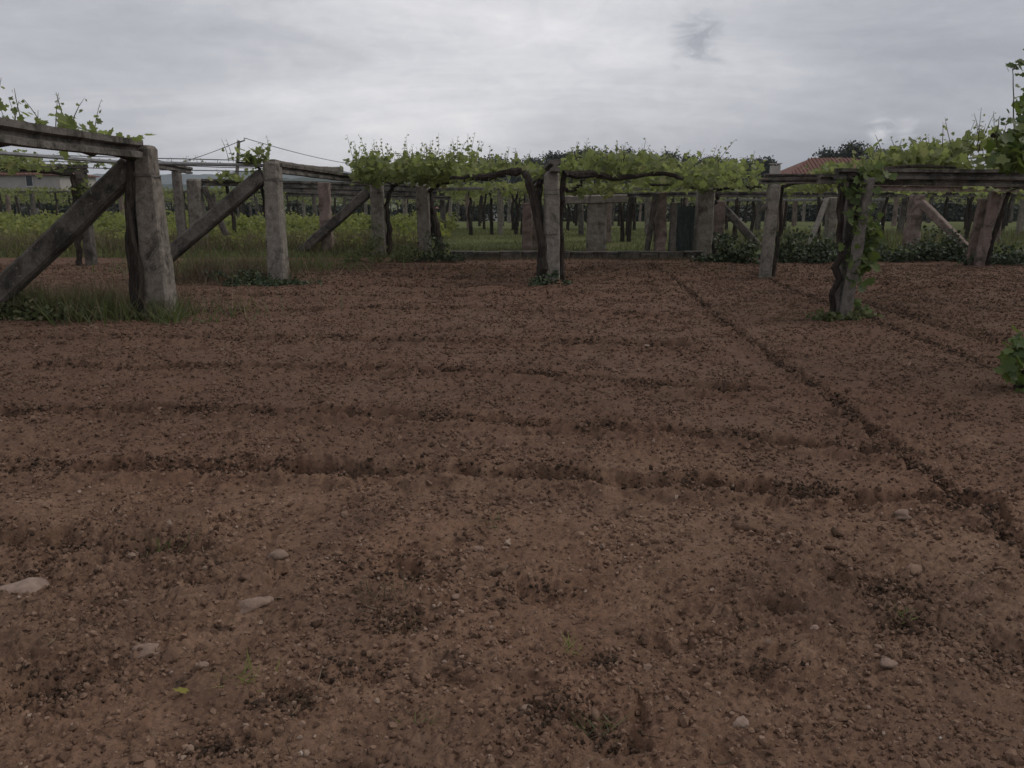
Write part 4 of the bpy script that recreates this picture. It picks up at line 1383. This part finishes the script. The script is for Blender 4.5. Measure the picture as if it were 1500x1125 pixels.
leafy_clump('weed_clump', gnd(365, 418), (0.75, 0.35, 0.22), 900, 'dark green low weeds at the foot of the bare pale post', 'weeds')
leafy_clump('weed_clump', gnd(803, 420), (0.36, 0.22, 0.20), 420, 'small weeds round the foot of the lone post', 'weeds')
leafy_clump('weed_clump', gnd(1238, 470), (0.34, 0.2, 0.16), 320, 'low weeds around the foot of the leaf-wrapped stake', 'weeds', 'grass')
leafy_clump('weed_clump', gnd(560, 384), (0.7, 0.3, 0.55), 900, 'grey-green weeds hiding the foot of the stained post', 'weeds', 'grass')
leafy_clump('weed_clump', gnd(632, 383), (0.9, 0.3, 0.40), 900, 'dark weeds under the thick leaning vine trunk', 'weeds')
leafy_clump('weed_clump', gnd(60, 470), (0.9, 0.35, 0.26), 900, 'low green weeds under the broadest brace', 'weeds', 'grass')
for px, py, rx, rz, lab in ((1075, 388, 0.9, 0.75, 'dark bramble bush under the brace of the brick-red post'), (1160, 388, 1.2, 0.85, 'rounded dark bramble bush beside the slim concrete post'), (1205, 386, 0.8, 0.55, 'low dark bush in front of the grey granite post'),
                            (1290, 385, 0.9, 0.55, 'low dark bush between leaf-wrapped stake and blocky granite post'), (1375, 385, 1.1, 0.7, 'dark bush under the pinkish brace'), (1475, 388, 1.2, 0.8, 'dark bush beside the leaning granite posts'), (1555, 388, 1.3, 0.8, 'dark bush past the leaning granite posts')):
    leafy_clump('bramble_bush', gnd(px, py - 3, 0.0), (rx * 0.85, 0.55, rz * random.uniform(0.55, 1.05)), 1300, lab, 'bush', 'bush', (0.05, 0.11), group='dark bramble bushes along the field edge')

# ------------------------------------------------------------------ buildings, pole, tree line
def house(base, w, dpt, hw, roof_h, wallm, label, wins=(), over=0.4, chimney=None):
    base = Vector(base)
    t = thing('house', base, label, 'house')
    mb = MB()
    mb.box(base + Vector((0, 0, hw / 2)), (w, dpt, hw))
    mb.build('wall', M[wallm], t)
    mb = MB()
    a, b = w / 2 + over, dpt / 2 + over
    rid = max(a - b, 0.5)
    z0, z1 = base.z + hw + 0.01, base.z + hw + roof_h
    vs = [base.xy.to_3d() + Vector(p) for p in ((-a, -b, z0), (a, -b, z0), (a, b, z0), (-a, b, z0), (-rid, 0, z1), (rid, 0, z1), (-a, -b, z0 - 0.12), (a, -b, z0 - 0.12), (a, b, z0 - 0.12), (-a, b, z0 - 0.12))]
    mb.add(vs, [(0, 1, 5, 4), (1, 2, 5), (2, 3, 4, 5), (3, 0, 4), (6, 7, 1, 0), (7, 8, 2, 1), (8, 9, 3, 2), (9, 6, 0, 3), (9, 8, 7, 6)])
    rf = mb.build('roof', M['tile'], t)
    ribs = MB()
    nr_ = int(2 * a / 0.45)
    for i in range(1, nr_):
        x = -a + 2 * a * i / nr_
        f = min(1, (a - abs(x)) / max(a - rid, .01))
        yy = -b * (1 - f)
        p0 = base.xy.to_3d() + Vector((x, -b, z0 + 0.03))
        p1 = base.xy.to_3d() + Vector((x, yy, z0 + (z1 - z0) * f + 0.03))
        if (p1 - p0).length > 0.3:
            ribs.tube([p0, p1], 0.09, 5)
    ro = ribs.build('roof_tiles', M['tile'], t)
    tag(ro, kind='stuff')
    for x, z, ww, hh in wins:
        mb = MB()
        c = base + Vector((x, -dpt / 2 - 0.03, z))
        mb.box(c, (ww, 0.08, hh))
        wi = mb.build('window', M['frame'], t)
        mb = MB()
        mb.box(c + Vector((0, -0.045, 0)), (ww * 0.78, 0.03, hh * 0.82))
        mb.build('pane', M['glass'], wi)
    if chimney:
        mb = MB()
        cx, cz0, cz1, cw = chimney
        cb = base + Vector((cx, -dpt * 0.15, 0))
        mb.box(Vector((cb.x, cb.y, (cz0 + cz1) / 2)), (cw, cw, cz1 - cz0))
        for sx in (-1, 1):
            for sy in (-1, 1):
                mb.box(Vector((cb.x + sx * cw * .38, cb.y + sy * cw * .38, cz1 + 0.1)), (cw * .18, cw * .18, 0.2))
        mb.box(Vector((cb.x, cb.y, cz1 + 0.25)), (cw * 1.25, cw * 1.25, 0.1))
        mb.build('chimney', M['plaster'], t)
    return t


# beige house on the left
d = 92
hb = at(89, 276, d)
house((hb.x - 8, d + 4, -2.2), 16, 8, at(45, 253, d).z + 2.2 - 0.2, 0.9, 'plaster', 'beige rendered house with small windows behind the left vineyard',
      [(at(43, 262, d).x - hb.x + 8, at(43, 264, d).z + 2.2, 0.85, 1.5), (at(58, 258, d).x - hb.x + 8, at(58, 259, d).z + 2.2, 0.5, 0.7), (-3, 5.2, 0.9, 1.4)])
# red-roofed house on the right
d = 96
pk = at(1196, 236, d)
ev = at(1138, 262, d)
house((pk.x + 1.9, d, -2.3), 13, 8, ev.z + 2.3, pk.z - ev.z + 0.35, 'plaster', 'house with red tiled hip roof and pale chimney among the trees', [(-3, 3, 1, 1.2)], 0.6, (at(1136, 245, d - 1.3).x - pk.x - 1.9, 2.0, at(1136, 243, d - 1.3).z, 0.95))
d = 104
lf = at(1113, 276, d)
house((lf.x, d, -2.4), 5, 5, lf.z + 1.9, 0.7, 'plaster', 'low outbuilding with red tiled roof left of the chimney', [])
d = 100
wh = at(690, 322, d)
house((wh.x + 0.8, d, -2.4), 5.5, 6, at(690, 299, d).z + 2.4, 0.6, 'white_wall', 'small white house glimpsed under the far canopy', [(-1.6, 2.2, 0.9, 0.9), (1.2, 2.2, 1.8, 0.6)])
wh = at(645, 322, d)
house((wh.x, d - 8, -2.2), 4.2, 4, 1.9, 0.9, 'plaster', 'low red-roofed shed left of the small white house', [])

pb = at(350, 300, 62)
pole = thing('utility_pole', (pb.x, 62, float(far_z(62))), 'slim utility pole with wires above the left vines', 'utility pole')
mb = MB()
ptop = at(350, 206, 62)
mb.tube([(pb.x, 62, float(far_z(62)) - 0.3), (pb.x, 62, 3), tuple(ptop)], [0.17, 0.14, 0.11], 8)
mb.build('shaft', M['wood'], pole)
mb = MB()
mb.tube([ptop + Vector((-0.1, 0, -0.15)), ptop + Vector((0.45, 0, 0.02))], 0.05, 5)
mb.build('crossarm', M['wire'], pole)
mb = MB()
mb.tube([ptop + Vector((0.42, 0, 0.0)), ptop + Vector((0.42, 0, 0.22))], [0.07, 0.05], 6)
mb.build('insulator', M['frame'], pole)


def cable(p0, p1, sag, label):
    pts = [Vector(p0).lerp(Vector(p1), i / 14) - Vector((0, 0, sag * 4 * i / 14 * (1 - i / 14))) for i in range(15)]
    wire_thing(pts, 0.028, label, 'wire', 'power_cable', 'cable')


cable(ptop + Vector((0.4, 0, 0.2)), at(560, 246, 95), 0.35, 'power cable falling away to the right of the utility pole')
cable(ptop + Vector((-0.1, 0, -0.1)), at(225, 246, 88), 0.25, 'power cable falling away to the left of the utility pole')


def tree(base, h, cr, label, kind='round', group='dark trees on the skyline', n=4600, ls=0.42):
    base = Vector(base)
    t = thing('tree', base, label, 'tree', group)
    mb = MB()
    tr = h * 0.022 + 0.06
    mb.tube(wobble([base - Vector((0, 0, .3)), base + Vector((random.gauss(0, .15), 0, h * .45)), base + Vector((random.gauss(0, .3), 0, h * .93))], 8, 0.05), [tr * (1 - 0.1 * i) for i in range(9)], 6)
    cl = []
    if kind == 'pine':
        for i in range(15):
            zf_ = random.uniform(0.62, 0.98)
            a = random.uniform(0, 6.28)
            r = cr * random.uniform(0.2, 1.0) * (1.15 - 0.55 * (zf_ - 0.62) / 0.36)
            cl.append((r * math.cos(a), r * math.sin(a), h * zf_, cr * .30, h * 0.035))
    elif kind == 'cone':
        for i in range(26):
            f = random.uniform(0.1, 1)
            a = random.uniform(0, 6.28)
            r = cr * (1 - f) * random.uniform(.4, 1)
            cl.append((r * math.cos(a), r * math.sin(a), h * (0.1 + .88 * f), cr * .28 * (1.2 - f), h * .05))
    else:
        for i in range(24):
            f = random.uniform(0.12, 0.98)
            a = random.uniform(0, 6.28)
            r = cr * math.sqrt(max(0.05, 1 - ((f - .55) / .5) ** 2)) * random.uniform(.3, .95)
            cl.append((r * math.cos(a), r * math.sin(a), h * f, cr * .27, h * .055))
    for c in cl[::2]:
        zz = c[2] * 0.8
        mb.tube([base + Vector((0, 0, zz)), base + Vector((c[0] * .6, c[1] * .6, (zz + c[2]) / 2)), base + Vector((c[0], c[1], c[2]))], [tr * .35, tr * .25, tr * .12], 4)
    mb.build('trunk', M['bark'], t)
    c = np.array(cl)
    j = rng.integers(0, len(c), n)
    p = c[j, :3] + rng.normal(size=(n, 3)) * np.stack([c[j, 3], c[j, 3], c[j, 4]], -1)
    V, F = scatter(LEAF4, LEAF4_F, p, frames(rng.normal(size=(n, 3)) + np.array([0, -.2, .5])), rng.uniform(ls * .5, ls, n))
    tag(link('crown', np_mesh('crown', V, F), M['tree'], t), kind='stuff')


def tree_px(px, ptop_, d, cr_px, kind, label, **kw):
    p = at(px, ptop_, d)
    z0 = float(far_z(d))
    tree((p.x, d, z0), p.z - z0, cr_px / FPX * d, label, kind, **kw)


SK = 'tree of the dark row on the skyline behind the middle canopy'
tree_px(755, 229, 150, 12, 'cone', 'narrow pointed conifer above the middle canopy')
for px, py, w in ((698, 246, 22), (726, 248, 22), (784, 240, 24), (812, 238, 22), (838, 233, 22), (862, 229, 24), (890, 232, 26), (918, 232, 24), (948, 237, 24), (978, 234, 20)):
    tree_px(px, py - 9 + random.uniform(-3, 3), random.uniform(135, 165), w, random.choice(('round', 'round', 'pine')), SK)
for px in range(705, 1125, 24):
    tree_px(px + random.uniform(-6, 6), 235 + random.uniform(-6, 6), random.uniform(165, 185), 20, random.choice(('round', 'pine', 'cone')), 'dark tree in the farther rank of the skyline wood', n=3000)
tree_px(1007, 222, 140, 19, 'round', 'round-headed tree standing highest left of the chimney')
for px, py, w in ((1040, 241, 15), (1060, 240, 14), (1083, 239, 14), (1101, 246, 10)):
    tree_px(px, py, random.uniform(150, 175), w, random.choice(('round', 'cone')), 'low dark tree between round-headed tree and chimney')
tree_px(1121, 236, 130, 14, 'round', 'small dark tree just left of the chimney')
tree_px(1222, 219, 125, 24, 'pine', 'spreading pine with layered crown above the red roof')
tree_px(1252, 212, 122, 26, 'pine', 'tallest spreading pine above the red roof')
tree_px(1285, 224, 128, 26, 'round', 'dark tree right of the spreading pines')
for px in range(1320, 1700, 40):
    tree_px(px, 250 + random.uniform(-6, 6), 140, 26, 'round', 'low dark tree hidden behind the right canopy')
for px in (380, 430, 470, 520, 570, 610, 650, 672):
    tree_px(px, 281 + random.uniform(-5, 3) - max(0, px - 600) * 0.22, 190, 26, 'round', 'low dark tree below the blue hills', n=900)

for px in range(-140, 1660, 52):
    tree_px(px + random.uniform(-14, 14), 290 + random.uniform(-8, 8), random.uniform(82, 92), 34, 'round', 'low dark hedge shrub closing off the far pergola', group='hedge behind the far pergola', n=1100, ls=0.5)

# ------------------------------------------------------------------ small things on the soil
STONES = [(30, 850, 0.084, 'large pale flat stone half sunk in dark soil by the left track'), (372, 886, 0.085, 'flat pinkish stone in the open soil'), (408, 815, 0.060, 'upright buff stone in a rough patch of clods'),
          (1320, 758, 0.060, 'buff stone lying beside the end of the deepest furrow'), (298, 968, 0.032, 'small rounded pink stone'), (215, 950, 0.06, 'pinkish stone lump left of the small rounded one'),
          (1192, 921, 0.026, 'small white rounded pebble in smooth soil'), (1295, 965, 0.030, 'bluish stone touching a brown one'), (1300, 978, 0.04, 'brown stone touching the bluish one'), (770, 1028, 0.028, 'orange-brown stone beside a dark hollow'),
          (895, 1102, 0.036, 'pale elongated stone near dark debris'), (1085, 1054, 0.036, 'pale oblong stone in the open soil'), (948, 511, 0.045, 'tiny white stone alone on far soil'), (700, 806, 0.035, 'flat pink stone beside the furrow'), (667, 870, 0.032, 'grey stone among clods')]
for px, py, r, lab in STONES:
    g = gnd(px, py)
    r *= 1.0 if px == 30 else 0.58
    V, F = lump(3, 0.12 if px == 30 else 0.24, rng)
    V = V * np.array([r * 1.3, r * 0.9, r * 0.62])
    z = float(soil_h(np.array([g.x]), np.array([g.y]))[0])
    o = link('stone', np_mesh('stone', V, F, True), M['stone'] if px in (30, 1192, 948, 1085) else M['stone_dirty'], None, (g.x, g.y, z + r * 0.2))
    o.rotation_euler = (random.gauss(0, .15), random.gauss(0, .15), random.uniform(-.5, .5))
    tag(o, lab, 'stone')

def crumb_mat(nt, out):
    t = NT(nt)
    oi = nt.nodes.new('ShaderNodeObjectInfo')
    col = t.ramp(oi.outputs['Random'], [(0, (0.085, 0.052, 0.035)), (0.25, (0.125, 0.076, 0.051)), (0.75, (0.195, 0.122, 0.084)), (0.96, (0.23, 0.150, 0.106)), (1, (0.29, 0.215, 0.165))])
    col = t.mix(t.ramp(t.noise(1.1, 7, 0.70, 1.0), [(0.48, 0.0), (0.64, 0.5)]), col, (0.085, 0.052, 0.037))
    col = t.mix(t.ramp(t.noise(5.5, 7, 0.74, 0.8), [(0.57, 0.0), (0.66, 0.75)]), col, (0.042, 0.028, 0.021))
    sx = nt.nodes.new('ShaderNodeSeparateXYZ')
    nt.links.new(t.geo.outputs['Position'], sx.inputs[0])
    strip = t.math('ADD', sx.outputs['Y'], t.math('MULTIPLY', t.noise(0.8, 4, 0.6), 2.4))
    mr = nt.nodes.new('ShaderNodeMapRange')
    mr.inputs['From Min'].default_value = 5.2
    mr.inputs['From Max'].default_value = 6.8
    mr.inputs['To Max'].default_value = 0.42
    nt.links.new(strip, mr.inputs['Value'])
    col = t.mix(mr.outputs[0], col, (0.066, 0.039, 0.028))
    t.bsdf(out, col, 0.95, None, 0.1)


M['crumb'] = material('crumb', crumb_mat)


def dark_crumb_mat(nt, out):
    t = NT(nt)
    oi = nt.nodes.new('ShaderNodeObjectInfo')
    col = t.ramp(oi.outputs['Random'], [(0, (0.034, 0.023, 0.016)), (0.4, (0.062, 0.040, 0.028)), (0.8, (0.105, 0.066, 0.046)), (1, (0.17, 0.108, 0.074))])  # moist soil tones, with the shade of furrows and pits put into the colour
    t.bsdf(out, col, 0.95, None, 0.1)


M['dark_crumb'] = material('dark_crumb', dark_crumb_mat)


def along_points(n, spread):
    segs = [(a, b, w, dp) for pts, w, dp in FUR_W for a, b in zip(pts[:-1], pts[1:])]
    wt = np.array([(b - a).length * (1.0 if (a.y + b.y) < 16 else 0.6) * dp / 0.07 for a, b, _, dp in segs])
    k = rng.choice(len(segs), n, p=wt / wt.sum())
    f = rng.uniform(0, 1, n)
    A_ = np.array([(s_[0].x, s_[0].y, s_[1].x, s_[1].y, s_[2]) for s_ in segs])[k]
    x = A_[:, 0] + (A_[:, 2] - A_[:, 0]) * f + rng.normal(0, spread, n) * A_[:, 4]
    y = A_[:, 1] + (A_[:, 3] - A_[:, 1]) * f + rng.normal(0, spread, n) * A_[:, 4]
    m = n // 22
    j = rng.integers(0, len(PIT_W), m)
    x[:m] = np.array([PIT_W[q][0].x for q in j]) + rng.normal(0, 1.0, m) * np.array([PIT_W[q][1] for q in j])
    y[:m] = np.array([PIT_W[q][0].y for q in j]) + rng.normal(0, 0.55, m) * np.array([PIT_W[q][1] for q in j])
    return x, y


def crumbs(name, n, size, ymax, pw, label, bysize, mat, sub=1, along=None):
    x, y = field_points(n, 1.3, ymax, pw) if along is None else along_points(n, along)
    # loose crumbs gather in drifts
    k = rng.uniform(0, 1, n) < 0.35 + 0.9 * sstep(-0.3, 0.5, pn(x * 2.3, y * 2.3, 51))
    x, y = x[k], y[k]
    n = len(x)
    s_ = (size[0] + (size[1] - size[0]) * rng.uniform(0, 1, n) ** 2.5) * (1 + bysize * y)
    z = soil_h(x, y) + s_ * 0.25
    me = bpy.data.meshes.new(name)
    me.vertices.add(n)
    me.vertices.foreach_set('co', np.stack([x, y, z], -1).astype(np.float32).ravel())
    at_ = me.attributes.new('crumb_size', 'FLOAT_VECTOR', 'POINT')
    at_.data.foreach_set('vector', (s_[:, None] * rng.uniform(0.65, 1.3, (n, 3))).astype(np.float32).ravel())
    me.materials.append(mat)
    o = link(name, me, None)
    ng = bpy.data.node_groups.new(name, 'GeometryNodeTree')
    ng.interface.new_socket('Geometry', in_out='INPUT', socket_type='NodeSocketGeometry')
    ng.interface.new_socket('Geometry', in_out='OUTPUT', socket_type='NodeSocketGeometry')
    N, L = ng.nodes, ng.links
    gi, go = N.new('NodeGroupInput'), N.new('NodeGroupOutput')
    ic = N.new('GeometryNodeMeshIcoSphere')
    ic.inputs['Subdivisions'].default_value = sub
    sp = N.new('GeometryNodeSetPosition')
    rv = N.new('FunctionNodeRandomValue')
    rv.data_type = 'FLOAT_VECTOR'
    rv.inputs[0].default_value = (-0.32, -0.32, -0.32)
    rv.inputs[1].default_value = (0.32, 0.32, 0.32)
    L.new(ic.outputs['Mesh'], sp.inputs['Geometry'])
    L.new(rv.outputs[0], sp.inputs['Offset'])
    sm = N.new('GeometryNodeSetMaterial')
    sm.inputs['Material'].default_value = mat
    L.new(sp.outputs[0], sm.inputs['Geometry'])
    ip = N.new('GeometryNodeInstanceOnPoints')
    L.new(gi.outputs[0], ip.inputs['Points'])
    L.new(sm.outputs[0], ip.inputs['Instance'])
    rr = N.new('FunctionNodeRandomValue')
    rr.data_type = 'FLOAT_VECTOR'
    rr.inputs[1].default_value = (6.28, 6.28, 6.28)
    L.new(rr.outputs[0], ip.inputs['Rotation'])
    na = N.new('GeometryNodeInputNamedAttribute')
    na.data_type = 'FLOAT_VECTOR'
    na.inputs['Name'].default_value = 'crumb_size'
    L.new(na.outputs[0], ip.inputs['Scale'])
    L.new(ip.outputs[0], go.inputs[0])
    md = o.modifiers.new('crumbs', 'NODES')
    md.node_group = ng
    return tag(o, label, 'soil crumbs', kind='stuff')


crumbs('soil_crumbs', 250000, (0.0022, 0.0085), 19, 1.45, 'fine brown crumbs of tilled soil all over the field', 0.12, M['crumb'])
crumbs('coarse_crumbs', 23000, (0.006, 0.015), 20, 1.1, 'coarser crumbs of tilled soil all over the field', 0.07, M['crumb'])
scatter_lumps('larger_clods', 1500, (0.008, 0.026), M['clod'], 'larger lumps of brown soil lying loose', 'soil clods', 1.3, 15, 1.6, 2, 0.55, 0.6, bysize=0.04, sink=0.55)
crumbs('turned_shade_crumbs', 140000, (0.0022, 0.0105), 0, 0, 'dark moist crumbs along furrows and pits, recess shade in their colour', 0.07, M['dark_crumb'], 1, 0.47)
scatter_lumps('pebbles', 1100, (0.002, 0.008), M['pebble'], 'small pale pebbles sprinkled over the soil', 'pebbles', 1.3, 11, 1.8, 1, 0.18, 0.75, sink=0.3, bysize=0.05)


def straws(n):
    x, y = field_points(n, 1.4, 12, 1.7)
    z = soil_h(x, y) + 0.006
    L = rng.uniform(0.015, 0.08, n)
    T = np.array([(-1, -.5, 0), (-1, .5, 0), (0, -.5, .12), (0, .5, .12), (1, -.3, 0.05), (1, .3, 0.05), (-1, 0, .5), (0, 0, .6), (1, 0, .5)])
    TF = np.array([(0, 2, 7), (0, 7, 6), (2, 4, 8), (2, 8, 7), (6, 7, 3), (6, 3, 1), (7, 8, 5), (7, 5, 3)])
    nr_ = np.stack([rng.normal(0, .2, n), rng.normal(0, .2, n), np.ones(n)], -1)
    return scatter(T, TF, np.stack([x, y, z], -1), frames(nr_), np.stack([L * .5, rng.uniform(.0015, .004, n), rng.uniform(.003, .007, n)], -1))


join_stuff('plant_debris', [straws(1100)], M['straw'], 'dead stalks and root bits strewn on the soil', 'debris')

TUFTS = [(350, 995, 0.10, 26, 'bright green grass tuft torn up beside a yellow leaf', 'weed'), (622, 1048, 0.06, 16, 'small dark green grass tuft in smooth soil', 'grass'), (245, 800, 0.12, 40, 'olive grass tuft at the left track', 'grass'), (720, 770, 0.07, 18, 'sparse green tuft in the brown soil above the flat pink stone', 'grass'),
         (880, 1058, 0.09, 26, 'wispy grass tuft near the orange-brown stone', 'grass'), (1325, 905, 0.08, 16, 'flattened grass tuft near a dark hollow', 'grass'), (560, 880, 0.14, 60, 'tangle of dead grass on dark clods', 'dry'), (830, 945, 0.07, 14, 'thin green sprig by a dark hole', 'weed'), (600, 905, 0.1, 24, 'dead grass beside the dark clods', 'dry'), (445, 1010, .09, 22, 'dead grass bits over a hollow', 'dry')]
for px, py, r, n, lab, mt in TUFTS:
    g = gnd(px, py)
    x, y = g.x + rng.normal(0, r * .5, n), g.y + rng.normal(0, r * .3, n)
    z0 = float(soil_h(np.array([g.x]), np.array([g.y]))[0])
    V, F = blades_at(x, y, soil_h(x, y) - 0.004, (r * .35, r * 1.0), (0.003, 0.007), 1.0)
    o = link('grass_tuft', np_mesh('grass_tuft', V - np.array([g.x, g.y, z0]), F), M[mt], None, (g.x, g.y, z0))
    tag(o, lab, 'grass tuft')
# yellow fallen leaf
g = gnd(270, 1019)
o = link('fallen_leaf', np_mesh('fallen_leaf', LEAF * np.array([0.028, 0.05, 0.05]), LEAF_F), material('yellow_leaf', leaf_mat([(0, (0.20, 0.17, 0.03)), (1, (0.20, 0.17, 0.03))], 0.2)), None, (g.x, g.y, float(soil_h(np.array([g.x]), np.array([g.y]))[0]) + 0.012))
o.rotation_euler = (0.2, 0.1, 1.4)
tag(o, 'single yellow fallen leaf on the bare soil', 'leaf')
# short stake with a white bag over it, in the grass
g = gnd(1284, 352, 0.19)
st = thing('marker_stake', g, 'short dark stake topped with a white bag in long grass', 'stake')
mb = MB()
mb.tube([g - Vector((0, 0, .1)), g + Vector((0.01, 0, .5))], 0.06, 6)
mb.build('stake', M['bark'], st)
mb = MB()
mb.tube([g + Vector((0, 0, z)) for z in (0.36, .40, .48, .55, .58)], [0.09, 0.12, 0.12, 0.09, 0.03], 9, 0.15)
mb.build('bag', M['cloth'], st)

# ------------------------------------------------------------------ air
hz = MB()
hz.box((0, 1300, 46), (6000, 3400, 100))
ho = hz.build('haze', None, None)


def m_haze(nt, out):
    v = nt.nodes.new('ShaderNodeVolumePrincipled')
    v.inputs['Color'].default_value = (0.80, 0.86, 0.95, 1)
    v.inputs['Density'].default_value = 0.00030
    v.inputs['Anisotropy'].default_value = 0.0
    nt.links.new(v.outputs[0], out.inputs['Volume'])


ho.data.materials.append(material('haze', m_haze))
tag(ho, 'thin pale air over the whole valley', 'haze', kind='stuff')
